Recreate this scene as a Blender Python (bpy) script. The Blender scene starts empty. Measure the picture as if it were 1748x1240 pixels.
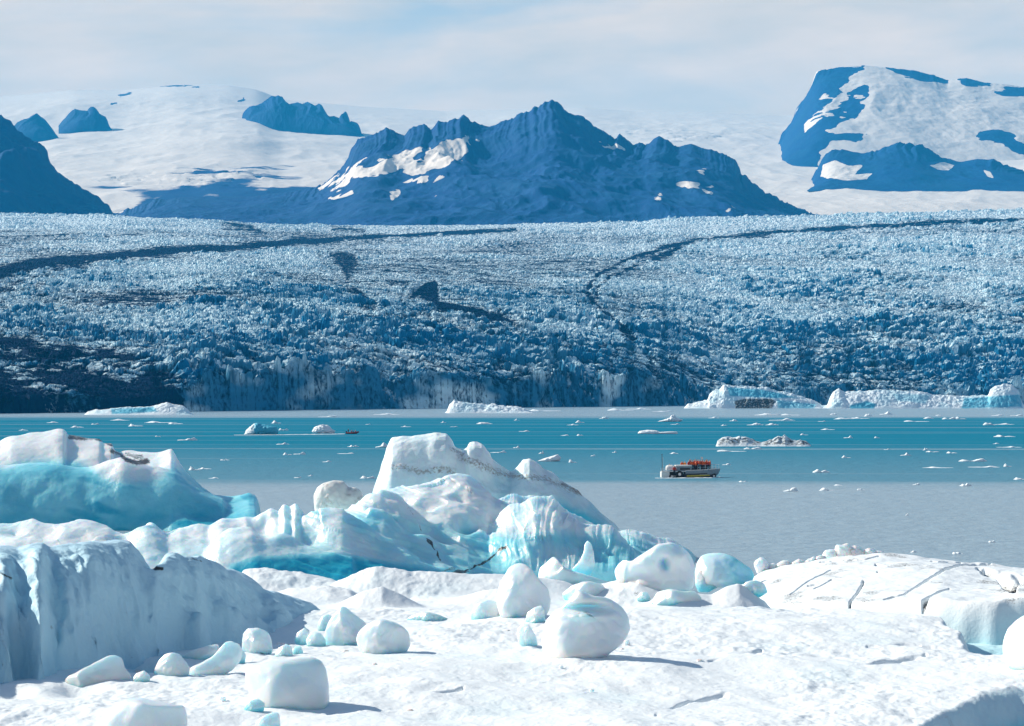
import bpy, math, random
import numpy as np

# ------------------------------------------------------------------ camera, sky, sun, exposure
F = 4855.0            # focal length in photograph pixels (100 mm on a 36 mm sensor, 1748 px wide)
CX, HY, CAMZ = 874.0, 666.0, 15.0      # centre column, horizon row, camera height above the lagoon
scn = bpy.context.scene
col = scn.collection
cam_d = bpy.data.cameras.new('camera'); cam = bpy.data.objects.new('camera', cam_d); col.objects.link(cam)
cam.location = (0, 0, CAMZ); cam.rotation_euler = (math.radians(90), 0, 0)
cam_d.lens = 100; cam_d.sensor_width = 36; cam_d.shift_y = 46 / 1748.0
cam_d.clip_start = 1; cam_d.clip_end = 120000
scn.camera = cam
scn.view_settings.view_transform = 'Standard'; scn.view_settings.look = 'None'
scn.view_settings.exposure = 0.45; scn.view_settings.gamma = 1
scn.render.engine = 'CYCLES'
scn.cycles.use_denoising = True
scn.cycles.max_bounces = 6; scn.cycles.volume_bounces = 1
scn.cycles.sample_clamp_indirect = 4

SUN_EL = math.radians(31)
SUN_H = np.array([-0.84, 0.54]); SUN_H /= np.linalg.norm(SUN_H)
sun_vec = np.array([SUN_H[0] * math.cos(SUN_EL), SUN_H[1] * math.cos(SUN_EL), math.sin(SUN_EL)])
sd = bpy.data.lights.new('sun', 'SUN'); sun = bpy.data.objects.new('sun', sd); col.objects.link(sun)
sd.energy = 5.0; sd.angle = math.radians(0.5); sd.color = (1.0, 0.92, 0.80)
import mathutils
sun.rotation_euler = mathutils.Vector(sun_vec).to_track_quat('Z', 'Y').to_euler()

def N(t, typ, **kw):
    n = t.nodes.new(typ)
    for k, v in kw.items():
        if k.startswith('i_'):
            key = k[2:].replace('_', ' ')
            n.inputs[int(key) if key.isdigit() else key].default_value = v
        else:
            setattr(n, k, v)
    return n

def build_world():
    w = bpy.data.worlds.new("World"); scn.world = w; w.use_nodes = True
    t = w.node_tree; t.nodes.clear(); L = t.links.new
    sky = N(t, 'ShaderNodeTexSky', sky_type='NISHITA', sun_disc=False)
    sky.sun_elevation = SUN_EL
    sky.sun_rotation = math.atan2(SUN_H[0], SUN_H[1])
    sky.altitude = 0; sky.air_density = 1.0; sky.dust_density = 0.3; sky.ozone_density = 0.6
    tc = N(t, 'ShaderNodeTexCoord')
    sep = N(t, 'ShaderNodeSeparateXYZ'); L(tc.outputs['Generated'], sep.inputs[0])
    # broad soft streaks of cloud, thicker towards the horizon
    cmb = N(t, 'ShaderNodeCombineXYZ')
    mz = N(t, 'ShaderNodeMath', operation='MULTIPLY', i_1=4.2)
    ad = N(t, 'ShaderNodeMath', operation='MULTIPLY_ADD', i_1=-0.22); L(sep.outputs['X'], ad.inputs[0]); L(sep.outputs['Z'], mz.inputs[0]); L(mz.outputs[0], ad.inputs[2])
    L(sep.outputs['X'], cmb.inputs[0]); L(ad.outputs[0], cmb.inputs[1]); L(sep.outputs['Y'], cmb.inputs[2])
    n1 = N(t, 'ShaderNodeTexNoise', i_Scale=7.5, i_Detail=7.0, i_Roughness=0.52, i_Distortion=0.5); L(cmb.outputs[0], n1.inputs['Vector'])
    r1 = N(t, 'ShaderNodeValToRGB'); r1.color_ramp.elements[0].position = 0.24; r1.color_ramp.elements[1].position = 0.50
    r1.color_ramp.elements[0].color = (0.36, 0.36, 0.36, 1)
    L(n1.outputs['Fac'], r1.inputs[0])
    # fade of the cloud deck with elevation: clear blue overhead
    el = N(t, 'ShaderNodeMapRange', i_1=0.14, i_2=0.22, i_3=1.0, i_4=0.02); el.interpolation_type = 'SMOOTHSTEP'
    L(sep.outputs['Z'], el.inputs[0])
    low = N(t, 'ShaderNodeMapRange', i_1=0.085, i_2=0.15, i_3=0.95, i_4=0.15); L(sep.outputs['Z'], low.inputs[0])
    mx = N(t, 'ShaderNodeMath', operation='MAXIMUM'); L(r1.outputs[0], mx.inputs[0]); L(low.outputs[0], mx.inputs[1])
    fac = N(t, 'ShaderNodeMath', operation='MULTIPLY'); L(mx.outputs[0], fac.inputs[0]); L(el.outputs[0], fac.inputs[1])
    n2 = N(t, 'ShaderNodeTexNoise', i_Scale=16.0, i_Detail=6.0, i_Roughness=0.55); L(cmb.outputs[0], n2.inputs['Vector'])
    cr = N(t, 'ShaderNodeValToRGB')
    cr.color_ramp.elements[0].position = 0.3; cr.color_ramp.elements[0].color = (0.82, 0.71, 0.59, 1)
    cr.color_ramp.elements[1].position = 0.68; cr.color_ramp.elements[1].color = (1.08, 0.85, 0.665, 1)
    L(n2.outputs['Fac'], cr.inputs[0])
    sc = N(t, 'ShaderNodeVectorMath', operation='SCALE'); sc.inputs['Scale'].default_value = 10.6; L(cr.outputs[0], sc.inputs[0])
    mix = N(t, 'ShaderNodeMix', data_type='RGBA'); L(fac.outputs[0], mix.inputs['Factor']); L(sky.outputs[0], mix.inputs['A']); L(sc.outputs[0], mix.inputs['B'])
    bg = N(t, 'ShaderNodeBackground', i_Strength=0.075); L(mix.outputs['Result'], bg.inputs[0])
    out = N(t, 'ShaderNodeOutputWorld'); L(bg.outputs[0], out.inputs[0])
build_world()

# ------------------------------------------------------------------ helpers: numpy noise
def _h(ix, iy, iz, seed):
    h = (ix.astype(np.uint32) * np.uint32(374761393) + iy.astype(np.uint32) * np.uint32(668265263)
         + iz.astype(np.uint32) * np.uint32(2147483647 & 0x5bd1e995) + np.uint32((seed * 974711) & 0xffffffff))
    h = (h ^ (h >> np.uint32(13))) * np.uint32(1274126177)
    h = (h ^ (h >> np.uint32(16))) * np.uint32(2246822519)
    return h ^ (h >> np.uint32(15))
def hf(ix, iy, iz, seed):
    return (_h(ix, iy, iz, seed) & np.uint32(0xffffff)).astype(np.float32) / np.float32(0xffffff)
def vn2(x, y, seed=0):
    x = np.asarray(x, np.float32); y = np.asarray(y, np.float32)
    xi = np.floor(x); yi = np.floor(y); fx = x - xi; fy = y - yi
    xi = xi.astype(np.int64); yi = yi.astype(np.int64); z = np.zeros_like(xi)
    ux = fx * fx * fx * (fx * (fx * 6 - 15) + 10); uy = fy * fy * fy * (fy * (fy * 6 - 15) + 10)
    a = hf(xi, yi, z, seed); b = hf(xi + 1, yi, z, seed); c = hf(xi, yi + 1, z, seed); d = hf(xi + 1, yi + 1, z, seed)
    return ((a + (b - a) * ux) * (1 - uy) + (c + (d - c) * ux) * uy) * 2 - 1
def vn3(x, y, zz, seed=0):
    zi = np.floor(zz); fz = zz - zi; uz = fz * fz * (3 - 2 * fz)
    # two hashed layers
    def lay(k):
        xi = np.floor(x); yi = np.floor(y); fx = x - xi; fy = y - yi
        xi = xi.astype(np.int64); yi = yi.astype(np.int64); z = (zi + k).astype(np.int64)
        ux = fx * fx * (3 - 2 * fx); uy = fy * fy * (3 - 2 * fy)
        a = hf(xi, yi, z, seed); b = hf(xi + 1, yi, z, seed); c = hf(xi, yi + 1, z, seed); d = hf(xi + 1, yi + 1, z, seed)
        return (a + (b - a) * ux) * (1 - uy) + (c + (d - c) * ux) * uy
    l0 = lay(0); l1 = lay(1)
    return (l0 + (l1 - l0) * uz) * 2 - 1
def fbm2(x, y, seed=0, oct=4, g=0.5):
    s = 0; a = 1; t = 0
    for o in range(oct):
        c, sn = math.cos(o * 0.7 + 0.3), math.sin(o * 0.7 + 0.3)
        s = s + a * vn2((x * c - y * sn) * 2 ** o, (x * sn + y * c) * 2 ** o, seed + o * 17); t += a; a *= g
    return s / t
def rid2(x, y, seed=0, oct=4, g=0.5):
    s = 0; a = 1; t = 0
    for o in range(oct):
        c, sn = math.cos(o * 0.8 + 0.5), math.sin(o * 0.8 + 0.5)
        s = s + a * (1 - np.abs(vn2((x * c - y * sn) * 2 ** o, (x * sn + y * c) * 2 ** o, seed + o * 19))); t += a; a *= g
    return s / t
def fbm3(x, y, z, seed=0, oct=3, g=0.5):
    s = 0; a = 1; t = 0
    for o in range(oct):
        k = 2.03 ** o
        s = s + a * vn3(x * k + o * 3.7, y * k - o * 1.3, z * k + o * 5.1, seed + o * 13); t += a; a *= g
    return s / t
def worley(x, y, seed=0):
    """F1, F2, random value and offsets of the nearest cell"""
    xi = np.floor(x).astype(np.int64); yi = np.floor(y).astype(np.int64)
    f1 = np.full(x.shape, 9.0, np.float32); f2 = f1.copy(); rv = np.zeros(x.shape, np.float32); ox = rv.copy(); oy = rv.copy()
    z = np.zeros_like(xi)
    for dx in (-1, 0, 1):
        for dy in (-1, 0, 1):
            cx, cy = xi + dx, yi + dy
            px = cx + hf(cx, cy, z, seed); py = cy + hf(cx, cy, z, seed + 1)
            d = np.sqrt((px - x) ** 2 + (py - y) ** 2).astype(np.float32)
            near = d < f1
            f2 = np.where(near, f1, np.minimum(f2, d)); f1 = np.where(near, d, f1)
            rv = np.where(near, hf(cx, cy, z, seed + 2), rv)
            ox = np.where(near, x - px, ox); oy = np.where(near, y - py, oy)
    return f1, f2, rv, ox, oy
def sst(a, b, x):
    t = np.clip((x - a) / (b - a), 0, 1); return t * t * (3 - 2 * t)
def smax(a, b, k):
    h = np.clip(0.5 + 0.5 * (a - b) / k, 0, 1); return b + (a - b) * h + k * h * (1 - h)

# ------------------------------------------------------------------ helpers: photograph geometry
def dwater(py, z=0.0): return (CAMZ - z) * F / (py - HY)
def wx(u, d): return (u - CX) / F * d
def wz(py, d): return CAMZ + (HY - py) / F * d
def uof(x, y): return CX + x / y * F
def vof(z, y): return HY - (z - CAMZ) / y * F
def curve(pts, U, sig=2.5):
    """value of a traced polyline at U, lightly rounded"""
    p = np.array(pts, np.float64)
    g = np.arange(p[0, 0], p[-1, 0] + 1e-6, 1.0)
    v = np.interp(g, p[:, 0], p[:, 1])
    if sig > 0 and len(g) > 8:
        k = np.exp(-0.5 * (np.arange(-int(3 * sig), int(3 * sig) + 1) / sig) ** 2); k /= k.sum()
        v = np.convolve(np.pad(v, len(k) // 2, mode='edge'), k, 'valid')
    return np.interp(U, g, v)
def dist_line(U, V, pts):
    """distance to a polyline, and the parameter along it"""
    best = np.full(U.shape, 1e9); par = np.zeros(U.shape); n = len(pts) - 1
    for i in range(n):
        (x0, y0), (x1, y1) = pts[i][:2], pts[i + 1][:2]
        dx, dy = x1 - x0, y1 - y0; l2 = dx * dx + dy * dy + 1e-9
        t = np.clip(((U - x0) * dx + (V - y0) * dy) / l2, 0, 1)
        d = np.hypot(U - x0 - t * dx, V - y0 - t * dy)
        m = d < best; best = np.where(m, d, best); par = np.where(m, (i + t) / n, par)
    return best, par
def inpoly(U, V, pts):
    """signed distance to a polygon, positive inside"""
    c = np.zeros(U.shape, bool); n = len(pts)
    for i in range(n):
        x0, y0 = pts[i]; x1, y1 = pts[(i + 1) % n]
        cond = ((y0 > V) != (y1 > V)) & (U < (x1 - x0) * (V - y0) / ((y1 - y0) + 1e-12) + x0)
        c ^= cond
    d, _ = dist_line(U, V, list(pts) + [pts[0]])
    return np.where(c, d, -d)

# ------------------------------------------------------------------ helpers: mesh
def tag(o, label=None, cat=None, group=None, kind=None):
    if label: o['label'] = label
    if cat: o['category'] = cat
    if group: o['group'] = group
    if kind: o['kind'] = kind
    return o
def mesh_np(name, V, quads=None, tris=None, smooth=True, attrs=None):
    me = bpy.data.meshes.new(name)
    V = np.asarray(V, np.float32).reshape(-1, 3)
    me.vertices.add(len(V)); me.vertices.foreach_set('co', V.ravel())
    li = []; ls = []; s = 0
    if quads is not None and len(quads):
        q = np.asarray(quads, np.int32); li.append(q.ravel()); ls.append(np.arange(len(q), dtype=np.int32) * 4); s = len(q) * 4
    if tris is not None and len(tris):
        q = np.asarray(tris, np.int32); li.append(q.ravel()); ls.append(s + np.arange(len(q), dtype=np.int32) * 3)
    li = np.concatenate(li); ls = np.concatenate(ls)
    me.loops.add(len(li)); me.loops.foreach_set('vertex_index', li)
    me.polygons.add(len(ls)); me.polygons.foreach_set('loop_start', ls)
    me.polygons.foreach_set('use_smooth', np.full(len(ls), smooth, bool))
    for k, a in (attrs or {}).items():
        at = me.attributes.new(k, 'FLOAT', 'POINT'); at.data.foreach_set('value', np.asarray(a, np.float32).ravel())
    me.update(calc_edges=True)
    return me
def link(name, me, mat, parent=None, loc=None):
    o = bpy.data.objects.new(name, me); col.objects.link(o)
    if mat is not None and not me.materials: me.materials.append(mat)
    if parent is not None: o.parent = parent
    if loc is not None: o.location = loc
    return o
def grid_quads(nr, nc):
    i = np.arange(nr * nc, dtype=np.int32).reshape(nr, nc)
    return np.stack([i[:-1, :-1], i[:-1, 1:], i[1:, 1:], i[1:, :-1]], -1).reshape(-1, 4)
def grid_normals(P):
    a = np.gradient(P, axis=1); b = np.gradient(P, axis=0)
    n = np.cross(a, b); n /= np.linalg.norm(n, axis=-1, keepdims=True) + 1e-9
    return n
def field_obj(name, P, mat, attrs, smooth=True, origin=None):
    o0 = np.array(origin if origin is not None else [P[..., 0].mean(), P[..., 1].mean(), 0.0])
    me = mesh_np(name, P - o0, grid_quads(*P.shape[:2]), smooth=smooth, attrs=attrs)
    return link(name, me, mat, loc=tuple(o0))

# ------------------------------------------------------------------ materials
def new_mat(name):
    m = bpy.data.materials.new(name); m.use_nodes = True; t = m.node_tree; t.nodes.clear()
    out = N(t, 'ShaderNodeOutputMaterial'); b = N(t, 'ShaderNodeBsdfPrincipled'); t.links.new(b.outputs[0], out.inputs[0])
    return m, t, b
def simple(name, c, rough=0.5, metal=0.0, var=0.12, scale=6.0):
    m, t, b = new_mat(name); L = t.links.new
    tc = N(t, 'ShaderNodeTexCoord'); n = N(t, 'ShaderNodeTexNoise', i_Scale=scale, i_Detail=3.0); L(tc.outputs['Object'], n.inputs['Vector'])
    mx = N(t, 'ShaderNodeMix', data_type='RGBA'); mx.inputs['A'].default_value = (*[x * (1 - var) for x in c], 1); mx.inputs['B'].default_value = (*[min(1, x * (1 + var)) for x in c], 1)
    L(n.outputs['Fac'], mx.inputs['Factor']); L(mx.outputs['Result'], b.inputs['Base Color'])
    b.inputs['Roughness'].default_value = rough; b.inputs['Metallic'].default_value = metal
    return m
def ice_mat(name, snow=(0.85, 0.89, 0.91), ice=(0.11, 0.66, 0.79), deep=(0.002, 0.38, 0.54), dirt=(0.035, 0.035, 0.035),
            sc=2.2, bump=0.35, bdist=0.08, sss=0.0, rough=0.6, spec=0.3, micro=9.0, rad=(0.15, 0.55, 0.8)):
    """weathered white ice, glacier-blue ice and painted shade (attribute blue 0..2) and grit with painted darks (attribute dirt)"""
    m, t, b = new_mat(name); L = t.links.new
    tc = N(t, 'ShaderNodeTexCoord')
    ab = N(t, 'ShaderNodeAttribute', attribute_name='blue'); ad = N(t, 'ShaderNodeAttribute', attribute_name='dirt')
    n1 = N(t, 'ShaderNodeTexNoise', i_Scale=sc, i_Detail=6.0, i_Roughness=0.62); L(tc.outputs['Object'], n1.inputs['Vector'])
    n2 = N(t, 'ShaderNodeTexNoise', i_Scale=micro, i_Detail=5.0, i_Roughness=0.6); L(tc.outputs['Object'], n2.inputs['Vector'])
    # ragged edge of the blue zones
    e = N(t, 'ShaderNodeMath', operation='MULTIPLY_ADD', i_1=0.5, i_2=-0.25); L(n1.outputs['Fac'], e.inputs[0])
    gate = N(t, 'ShaderNodeMath', operation='MULTIPLY'); lim = N(t, 'ShaderNodeMath', operation='MINIMUM', i_1=1.0); L(ab.outputs['Fac'], lim.inputs[0])
    L(e.outputs[0], gate.inputs[0]); L(lim.outputs[0], gate.inputs[1])
    bl = N(t, 'ShaderNodeMath', operation='ADD'); L(ab.outputs['Fac'], bl.inputs[0]); L(gate.outputs[0], bl.inputs[1])
    rp = N(t, 'ShaderNodeValToRGB'); cr = rp.color_ramp
    half = N(t, 'ShaderNodeMath', operation='MULTIPLY', i_1=0.5); L(bl.outputs[0], half.inputs[0]); L(half.outputs[0], rp.inputs[0])
    cr.elements[0].position = 0.0; cr.elements[0].color = (*snow, 1)
    cr.elements[1].position = 1.0; cr.elements[1].color = (*deep, 1)
    mid = cr.elements.new(0.5); mid.color = (*ice, 1)
    q = cr.elements.new(0.22); q.color = (*[0.42 * s + 0.58 * i for s, i in zip(snow, (0.48, 0.80, 0.88))], 1)
    # grit breaks up along its edge
    dr = N(t, 'ShaderNodeMath', operation='MULTIPLY_ADD', i_1=1.5, i_2=-0.75); L(n2.outputs['Fac'], dr.inputs[0])
    da = N(t, 'ShaderNodeMath', operation='ADD'); L(dr.outputs[0], da.inputs[0]); L(ad.outputs['Fac'], da.inputs[1])
    dm = N(t, 'ShaderNodeMapRange', i_1=0.35, i_2=0.75); L(da.outputs[0], dm.inputs[0])
    dk = N(t, 'ShaderNodeMath', operation='GREATER_THAN', i_1=0.02); L(ad.outputs['Fac'], dk.inputs[0])
    df = N(t, 'ShaderNodeMath', operation='MULTIPLY'); L(dm.outputs[0], df.inputs[0]); L(dk.outputs[0], df.inputs[1])
    mx = N(t, 'ShaderNodeMix', data_type='RGBA'); L(df.outputs[0], mx.inputs['Factor']); L(rp.outputs[0], mx.inputs['A']); mx.inputs['B'].default_value = (*dirt, 1)
    L(mx.outputs['Result'], b.inputs['Base Color'])
    b.inputs['Roughness'].default_value = rough
    b.inputs['Specular IOR Level'].default_value = spec
    if sss > 0:
        b.inputs['Subsurface Weight'].default_value = sss
        b.inputs['Subsurface Radius'].default_value = rad
        b.inputs['Subsurface Scale'].default_value = 1.0
    sm = N(t, 'ShaderNodeMath', operation='MULTIPLY_ADD', i_1=0.35); L(n2.outputs['Fac'], sm.inputs[0]); L(n1.outputs['Fac'], sm.inputs[2])
    bp = N(t, 'ShaderNodeBump', i_Strength=bump, i_Distance=bdist); L(sm.outputs[0], bp.inputs['Height']); L(bp.outputs[0], b.inputs['Normal'])
    return m
M = {}
M['snow'] = ice_mat('snowy_ice', sc=1.6, bump=0.55, bdist=0.10, sss=0.0, micro=7.0)
M['berg'] = ice_mat('berg_ice', snow=(0.86, 0.89, 0.90), ice=(0.30, 0.76, 0.86), deep=(0.01, 0.44, 0.62), sc=0.9, bump=0.55, bdist=0.2, sss=0.85, micro=4.0, rad=(0.4, 1.3, 1.8), rough=0.38, spec=0.5)
M['boulder'] = ice_mat('boulder_ice', snow=(0.84, 0.87, 0.88), sc=1.1, bump=0.3, bdist=0.10, sss=0.85, micro=5.0, rad=(0.35, 1.0, 1.35), rough=0.3, spec=0.5)
M['far_berg'] = ice_mat('distant_berg_ice', snow=(0.84, 0.89, 0.92), sc=0.25, bump=0.6, bdist=0.8, micro=0.9, ice=(0.10, 0.46, 0.62))
M['glacier'] = ice_mat('glacier_ice', snow=(0.82, 0.85, 0.86), ice=(0.045, 0.215, 0.365), deep=(0.008, 0.17, 0.35), dirt=(0.001, 0.016, 0.060), sc=0.05, bump=0.8, bdist=3.0, micro=0.22, rough=0.8, spec=0.02)
M['wall_ice'] = ice_mat('wall_ice', snow=(0.46, 0.68, 0.81), ice=(0.14, 0.48, 0.67), deep=(0.03, 0.34, 0.50), sc=0.8, bump=0.7, bdist=0.25, sss=0.0, micro=3.0)  # base darkened and blued, putting the flank's shade into the colour
M['seam_berg'] = ice_mat('seamed_berg_ice', dirt=(0.30, 0.27, 0.23), sc=0.9, bump=0.5, bdist=0.22, sss=0.35, micro=4.0, rad=(0.15, 0.55, 0.85))
M['dirty_ice'] = ice_mat('dirty_ice', snow=(0.70, 0.72, 0.70), dirt=(0.36, 0.33, 0.28), sc=1.0, bump=0.4, bdist=0.15, micro=3.0, sss=0.2)
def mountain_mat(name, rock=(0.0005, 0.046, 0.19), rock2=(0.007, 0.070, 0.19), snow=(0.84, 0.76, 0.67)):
    m, t, b = new_mat(name); L = t.links.new
    tc = N(t, 'ShaderNodeTexCoord'); a = N(t, 'ShaderNodeAttribute', attribute_name='snow')
    n = N(t, 'ShaderNodeTexNoise', i_Scale=0.006, i_Detail=9.0, i_Roughness=0.65); L(tc.outputs['Object'], n.inputs['Vector'])
    rr = N(t, 'ShaderNodeValToRGB'); rr.color_ramp.elements[0].position = 0.35; rr.color_ramp.elements[1].position = 0.72
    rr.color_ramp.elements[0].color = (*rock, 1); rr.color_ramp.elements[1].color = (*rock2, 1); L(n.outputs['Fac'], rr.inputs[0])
    e = N(t, 'ShaderNodeMath', operation='MULTIPLY_ADD', i_1=0.7, i_2=-0.35); L(n.outputs['Fac'], e.inputs[0])
    s = N(t, 'ShaderNodeMath', operation='ADD'); L(e.outputs[0], s.inputs[0]); L(a.outputs['Fac'], s.inputs[1])
    mr = N(t, 'ShaderNodeMapRange', i_1=0.42, i_2=0.58); L(s.outputs[0], mr.inputs[0])
    mx = N(t, 'ShaderNodeMix', data_type='RGBA'); L(mr.outputs[0], mx.inputs['Factor']); L(rr.outputs[0], mx.inputs['A']); mx.inputs['B'].default_value = (*snow, 1)
    L(mx.outputs['Result'], b.inputs['Base Color']); b.inputs['Roughness'].default_value = 0.85; b.inputs['Specular IOR Level'].default_value = 0.1
    bp = N(t, 'ShaderNodeBump', i_Strength=0.5, i_Distance=18.0); L(n.outputs['Fac'], bp.inputs['Height']); L(bp.outputs[0], b.inputs['Normal'])
    return m
M['mountain'] = mountain_mat('mountain_rock')

def water_mat():
    m, t, b = new_mat('lagoon_water'); L = t.links.new
    tc = N(t, 'ShaderNodeTexCoord'); sep = N(t, 'ShaderNodeSeparateXYZ'); L(tc.outputs['Object'], sep.inputs[0])
    # wind-ruffled teal water, and calmer slicks mirroring the low sky, its grey also painted into the colour
    mp = N(t, 'ShaderNodeMapping'); mp.inputs['Scale'].default_value = (0.004, 0.016, 1); L(tc.outputs['Object'], mp.inputs['Vector'])
    nb = N(t, 'ShaderNodeTexNoise', i_Scale=1.0, i_Detail=4.0, i_Roughness=0.55); L(mp.outputs[0], nb.inputs['Vector'])
    wob = N(t, 'ShaderNodeMath', operation='MULTIPLY_ADD', i_1=150.0, i_2=-75.0); L(nb.outputs['Fac'], wob.inputs[0])
    yy = N(t, 'ShaderNodeMath', operation='ADD'); L(sep.outputs['Y'], yy.inputs[0]); L(wob.outputs[0], yy.inputs[1])
    near = N(t, 'ShaderNodeMapRange', i_1=435.0, i_2=500.0, i_3=1.0, i_4=0.0); L(yy.outputs[0], near.inputs[0])
    far = N(t, 'ShaderNodeMapRange', i_1=1480.0, i_2=1640.0, i_3=0.0, i_4=0.85); L(yy.outputs[0], far.inputs[0])
    # thin bright slicks lying across the lagoon
    mp2 = N(t, 'ShaderNodeMapping'); mp2.inputs['Scale'].default_value = (0.0012, 0.034, 1); L(tc.outputs['Object'], mp2.inputs['Vector'])
    ns = N(t, 'ShaderNodeTexNoise', i_Scale=1.0, i_Detail=5.0, i_Roughness=0.6); L(mp2.outputs[0], ns.inputs['Vector'])
    sl = N(t, 'ShaderNodeMapRange', i_1=0.55, i_2=0.68, i_3=0.0, i_4=0.6); L(ns.outputs['Fac'], sl.inputs[0])
    sl2 = N(t, 'ShaderNodeMapRange', i_1=470.0, i_2=800.0, i_3=0.26, i_4=0.0); L(sep.outputs['Y'], sl2.inputs[0])
    a1 = N(t, 'ShaderNodeMath', operation='MAXIMUM'); L(near.outputs[0], a1.inputs[0]); L(far.outputs[0], a1.inputs[1])
    a2 = N(t, 'ShaderNodeMath', operation='MAXIMUM'); L(a1.outputs[0], a2.inputs[0]); L(sl.outputs[0], a2.inputs[1])
    a3 = N(t, 'ShaderNodeMath', operation='MAXIMUM'); L(a2.outputs[0], a3.inputs[0]); L(sl2.outputs[0], a3.inputs[1])
    cm = N(t, 'ShaderNodeMix', data_type='RGBA'); L(a3.outputs[0], cm.inputs['Factor'])
    cm.inputs['A'].default_value = (0.010, 0.195, 0.30, 1); cm.inputs['B'].default_value = (0.36, 0.48, 0.55, 1)
    L(cm.outputs['Result'], b.inputs['Base Color'])
    mp3 = N(t, 'ShaderNodeMapping'); mp3.inputs['Scale'].default_value = (0.26, 0.42, 1); mp3.inputs['Rotation'].default_value = (0, 0, 0.06); L(tc.outputs['Object'], mp3.inputs['Vector'])
    w1 = N(t, 'ShaderNodeTexNoise', i_Scale=1.0, i_Detail=5.0, i_Roughness=0.62); L(mp3.outputs[0], w1.inputs['Vector'])
    bp = N(t, 'ShaderNodeBump', i_Strength=1.0, i_Distance=0.8); L(w1.outputs['Fac'], bp.inputs['Height'])
    t.nodes.remove(b)
    df = N(t, 'ShaderNodeBsdfDiffuse'); L(cm.outputs['Result'], df.inputs['Color']); L(bp.outputs[0], df.inputs['Normal'])
    gl = N(t, 'ShaderNodeBsdfGlossy', i_Roughness=0.18); L(bp.outputs[0], gl.inputs['Normal'])
    fz = N(t, 'ShaderNodeFresnel', i_IOR=1.33); L(bp.outputs[0], fz.inputs['Normal'])
    s0 = N(t, 'ShaderNodeMapRange', i_1=0.0, i_2=1.0, i_3=0.10, i_4=0.95); L(a3.outputs[0], s0.inputs[0])
    sp = N(t, 'ShaderNodeMath', operation='MULTIPLY'); L(fz.outputs[0], sp.inputs[0]); L(s0.outputs[0], sp.inputs[1])
    ms = N(t, 'ShaderNodeMixShader'); L(sp.outputs[0], ms.inputs[0]); L(df.outputs[0], ms.inputs[1]); L(gl.outputs[0], ms.inputs[2])
    out = [n for n in t.nodes if n.type == 'OUTPUT_MATERIAL'][0]; L(ms.outputs[0], out.inputs[0])
    return m
M['water'] = water_mat()

# ------------------------------------------------------------------ SETTING: water
wp = [(-7000, -300, 0), (7000, -300, 0), (7000, 17800, 0), (-7000, 17800, 0)]
water = link('water', mesh_np('water', wp, quads=[(0, 1, 2, 3)], smooth=False), M['water'])
tag(water, 'teal and grey lagoon water with pale slicks around the ice', kind='structure')

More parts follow.
